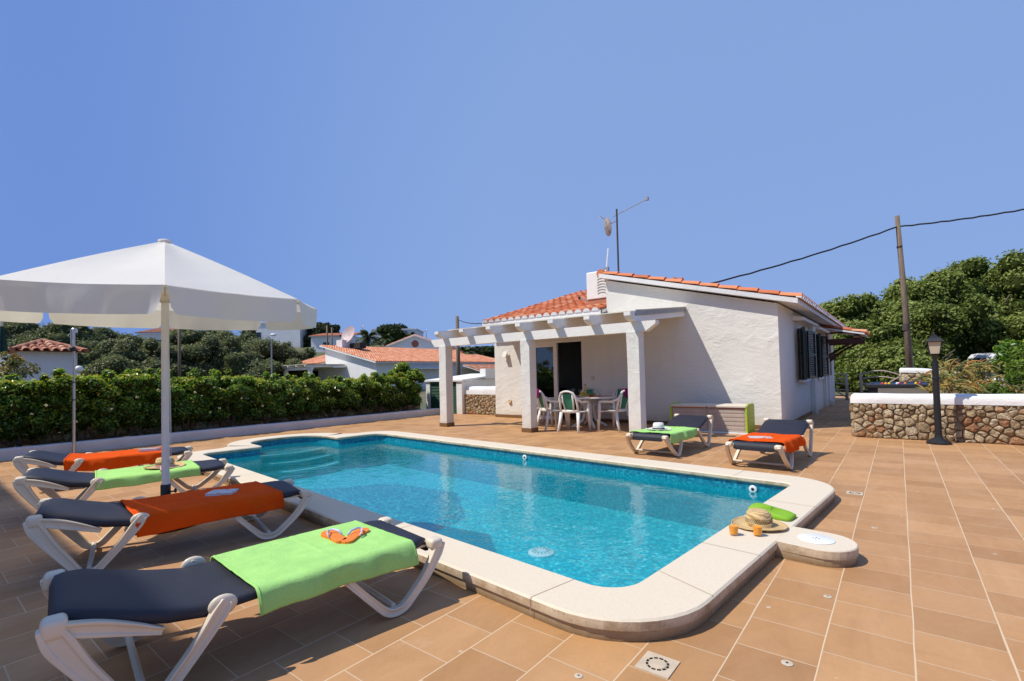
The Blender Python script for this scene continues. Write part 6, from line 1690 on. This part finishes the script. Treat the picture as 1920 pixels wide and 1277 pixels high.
# street lamps and poles
def street_lamp(px, py, D, lab, h=6.5):
    p = at_depth(px, py, D); t = thing('street_lamp', lab, 'street lamp', (p.x, p.y, p.z-h))
    b = MB(); b.tube([(0, 0, -1), (0, 0, h-.4)], [.075, .05], 8); b.tube([(0, 0, h-.4), tuple(RH*-.25+Vector((0, 0, h-.1)))], .04, 6); b.build('post', M['galv'], t)
    b = MB(); b.sphere((0, 0, 0), .22, 10, 6, (1, 1, .5)); b.xf(Matrix.Translation(RH*.15+Vector((0, 0, h)))); b.build('lamp_head', M['lid_white'], t)
street_lamp(509, 628, 36, 'grey street lamp in front of the olive trees right of the parasol', 4.5)
street_lamp(680, 612, 90, 'distant street lamp above the palm by the satellite dish', 4)
street_lamp(799, 619, 90, 'thin distant street lamp right of the gabled house', 5)
def wood_pole(name, top, base, r0, r1, lab, conduit=False):
    t = thing(name, lab, 'utility pole', base)
    b = MB(); b.tube([(0, 0, -.3), tuple((Vector(top)-Vector(base))*.5+Vector((.03, 0, 0))), tuple(Vector(top)-Vector(base))], [r0, (r0+r1)/2, r1], 12); b.build('pole', M['pole_wood'], t, smooth=True)
    if conduit:
        q = (Vector(top)-Vector(base)); s = RH*(r0*1.25)
        b = MB(); b.tube([tuple(s), tuple(q*.38+RH*(r0*1.05)), tuple(q*.40+RH*(r0*.9))], .028, 8); b.build('conduit', M['galv'], t)
        b = MB(); b.tube([tuple(q*.375), tuple(q*.41)], r0*1.02, 12); b.tube([tuple(q*.825), tuple(q*.835)], r1*1.25, 12); b.build('clamp', M['rust'], t)
    return t
D1 = 19.0
pt = at_depth(1682, 405, D1); pb = at_depth(1709, 740, D1); pb.z = -.05
pb = Vector((pb.x, pb.y, -.05))
wood_pole('utility_pole', pt, pb, .120, .075, 'tall leaning wooden utility pole in front of the wooded slope', True)
pj = at_depth(1683, 425, D1)
p2t = at_depth(857, 593, 34); p2b = Vector((p2t.x, p2t.y, -.1))
wood_pole('utility_pole', p2t, p2b, .16, .12, 'short wooden utility pole rising above the pergola left end')
p3t = at_depth(336, 590, 40); wood_pole('utility_pole', p3t, Vector((p3t.x, p3t.y, 0)), .12, .11, 'dark pole just right of the parasol pole in the olive wood')
p4t = at_depth(613, 610, 75); wood_pole('utility_pole', p4t, Vector((p4t.x, p4t.y, p4t.z-6)), .14, .12, 'thin dark pole in front of the skyline pine')
p4t = at_depth(622, 614, 75); wood_pole('utility_pole', p4t, Vector((p4t.x, p4t.y, p4t.z-6)), .12, .10, 'slightly shorter thin pole beside another before the skyline pine')
def cable(name, pts, r, lab, sag=.0, n=24):
    a, c = Vector(pts[0]), Vector(pts[1]); b = MB()
    P_ = [a.lerp(c, k/n) - Vector((0, 0, sag*4*(k/n)*(1-k/n))) for k in range(n+1)]
    tw = [P_[k] + Vector((0, 0, .012*sin(k*2.4))) for k in range(n+1)]
    b.tube(tw, r, 6); o = b.build(name, M['cable'], None, smooth=True); tag(o, lab, 'cable')
e1 = at_depth(1322, 529, 17.5); far = pj + (e1-pj)*1.25
cable('overhead_cable', (pj, far), .030, 'black overhead cable running from the tall pole down behind the villa roof', .16)
e2 = at_depth(2050, 368, 16.5)
cable('overhead_cable', (pj, e2), .030, 'black overhead cable running from the tall pole to the right edge', .10)
cable('overhead_cable', (at_depth(858, 599, 34), Vector((-9.6, 12.2, 3.12))), .022, 'thin cable from the short pole to the low tiled villa roof', .25)

# far garden: gates, second wall, pool table, van
def gate(name, u0, u1, v, lab, mirror=False):
    t = thing(name, lab, 'gate', (u0, v, 0))
    for x in (0, u1-u0):
        b = MB(); b.tube([(x, 0, -.05), (x+.01, 0, .5), (x, 0, 1.04)], [.055, .05, .045], 8); b.build('post', M['fence_wood'], t, smooth=True)
    L = u1-u0
    for k, z in enumerate((.16, .38, .60, .80, .97)):
        b = MB(); ar = (.05+.03*k)
        pts = [(L*q/8, .02, z + ar*sin(pi*q/8)*(.2+.8*(k/4)) - (.06*(q/8) if k > 2 else 0)) for q in range(9)]
        b.tube(pts, .026, 7); b.build('rail', M['fence_wood'], t, smooth=True)
    b = MB(); b.tube([(0, -.02, .1), (L, -.02, .90)] if not mirror else [(0, -.02, .9), (L, -.02, .1)], .024, 7); b.build('brace', M['fence_wood'], t, smooth=True)
gate('wooden_gate', -1.16, .06, 23.0, 'rustic grey wooden gate leaf with arched rails behind the pool table')
gate('wooden_gate', -2.75, -1.62, 23.0, 'rustic grey wooden gate leaf beside the end of the villa', True)
capped_stone_wall('garden_wall', 'short rubble wall with white cap sloping down to the right behind the gate', (.05, 22.0), (2.7, 22.0), 1.0, .17, .4, 61, .24, faces=(1,), ends=(True, False), depth=.05, top=lambda s: 1.04 - .035*s - .055*s*s if s < 2.6 else max(.35, .576-.1*(s-2.6)))
t = thing('pool_table', 'dark pool table with grey side panels behind the stone wall', 'pool table', (0, 14.6, 0))
b = MB(); b.box(-.60, .62, 13.5, 15.7, .80, .86); b.box(-.60, .62, 13.5, 13.6, .861, .885); b.box(-.60, .62, 15.6, 15.7, .861, .885); b.box(-.60, -.50, 13.6, 15.6, .861, .885); b.box(.52, .62, 13.6, 15.6, .861, .885); wb(b, 'rail', M['black'], t, bevel=.01)
b = MB(); b.box(-.50, .52, 13.6, 15.6, .861, .865); wb(b, 'cloth', M['pool_cloth'], t)
b = MB(); b.box(-.38, .48, 13.50, 13.52, .60, .80); b.box(-.56, .58, 13.55, 15.65, .58, .79, mi=1); wb(b, 'side_panel', [M['grey_panel'], M['black']], t)
for (x, y) in ((-.5, 13.62), (.52, 13.62), (-.5, 15.58), (.52, 15.58)):
    b = MB(); b.box(x-.07, x+.07, y-.07, y+.07, 0, .58); wb(b, 'leg', M['black'], t)
for k, (x, y, c_, nm_) in enumerate([(-.30, 13.75, (.75, .05, .03), 'red'), (-.24, 13.78, (.85, .45, .02), 'orange'), (-.18, 13.80, (.85, .55, .02), 'yellow'), (-.04, 13.80, (.8, .8, .78), 'white'), (0.0, 13.84, (.6, .05, .15), 'crimson'), (.10, 13.78, (.8, .25, .03), 'dark orange'), (.28, 13.80, (.8, .6, .03), 'golden'), (.34, 13.80, (.65, .03, .1), 'dark red')]):
    b = MB(); b.sphere((0, 0, 0), .029, 12, 8); o = b.build('billiard_ball', plain('Ball' + nm_.replace(' ', ''), c_, .12, .02), None, smooth=True); o.location = (x, y, .895 if False else .894)
    tag(o, nm_ + ' billiard ball on the pool table cloth', 'billiard ball', 'billiard balls on the pool table')
p = at_depth(1806, 663, 27)
t = thing('parked_van', 'white van half hidden behind the shrubs and aloe', 'van', tuple(Vector((p.x, p.y, p.z-1.98)) + Vector((cos(TH-R(8)), sin(TH-R(8)), 0))*1.62), TH-R(8))
W2 = .85
def vb(mb, prof, y0, y1, inset=.0): mb.prism(prof, 'y', y0, y1)
zo = p.z - .95
side = [(-.9, .35), (-.95, .9), (-.90, 1.35), (-.80, 1.75), (-.62, 1.93), (-.3, 1.98), (1.6, 1.98), (2.0, 1.9), (2.7, 1.25), (3.4, 1.08), (3.55, .8), (3.55, .35)]
b = MB(); b.prism(side, 'y', -W2, W2); b.build('body', M['car_white'], t, bevel=.07)
b = MB(); b.prism([(-.62, 1.28), (-.52, 1.72), (-.40, 1.80), (.35, 1.80), (.35, 1.28)], 'y', -W2-.012, -W2-.003); b.prism([(.45, 1.28), (.45, 1.80), (1.5, 1.80), (1.5, 1.28)], 'y', -W2-.012, -W2-.003); b.build('window', M['car_glass'], t)
b = MB(); b.box(-.935, -.925, -.6, .6, 1.2, 1.7); b.build('rear_window', M['car_glass'], t)
for x in (0, 2.7):
    for y in (-W2+.02, W2-.02):
        b = MB(); b.lathe([(.001, -.1), (.32, -.1), (.34, -.06), (.34, .06), (.32, .1), (.001, .1)], 24); b.xf(Matrix.Translation((x, y, .33)) @ Matrix.Rotation(pi/2, 4, 'X')); wh = b.build('wheel', M['rubber'], t, auto=40)
b = MB(); b.box(-.96, -.93, -.78, -.66, 1.0, 1.3); b.box(-.96, -.93, .66, .78, 1.0, 1.3); b.build('tail_light', M['red_trim'], t)

# unseen tall house, added behind the camera to cast soft shadow over the loungers
sh_ = thing('shadow_house', 'two storey white house standing behind the left end of the terrace', 'house', (-11, -6, 0))
HZ = 9.0; VS = .93 - .55*HZ
b = MB(); b.box(-16, -6.2, VS-5, VS, -.1, HZ-.1); wb(b, 'wall', M['white_wall'], sh_)
b = MB(); b.box(-16.1, -6.1, VS-5, VS+.0, HZ-.099, HZ+.0); wb(b, 'parapet', M['white_smooth'], sh_)
for k in range(3):
    for z in (1.0, 4.6):
        b = MB(); b.box(-14.5+k*3.4, -13.3+k*3.4, VS+.005, VS+.04, z, z+1.4); f_ = wb(b, 'window', M['shutter'], sh_)
print('objects', len(bpy.data.objects))
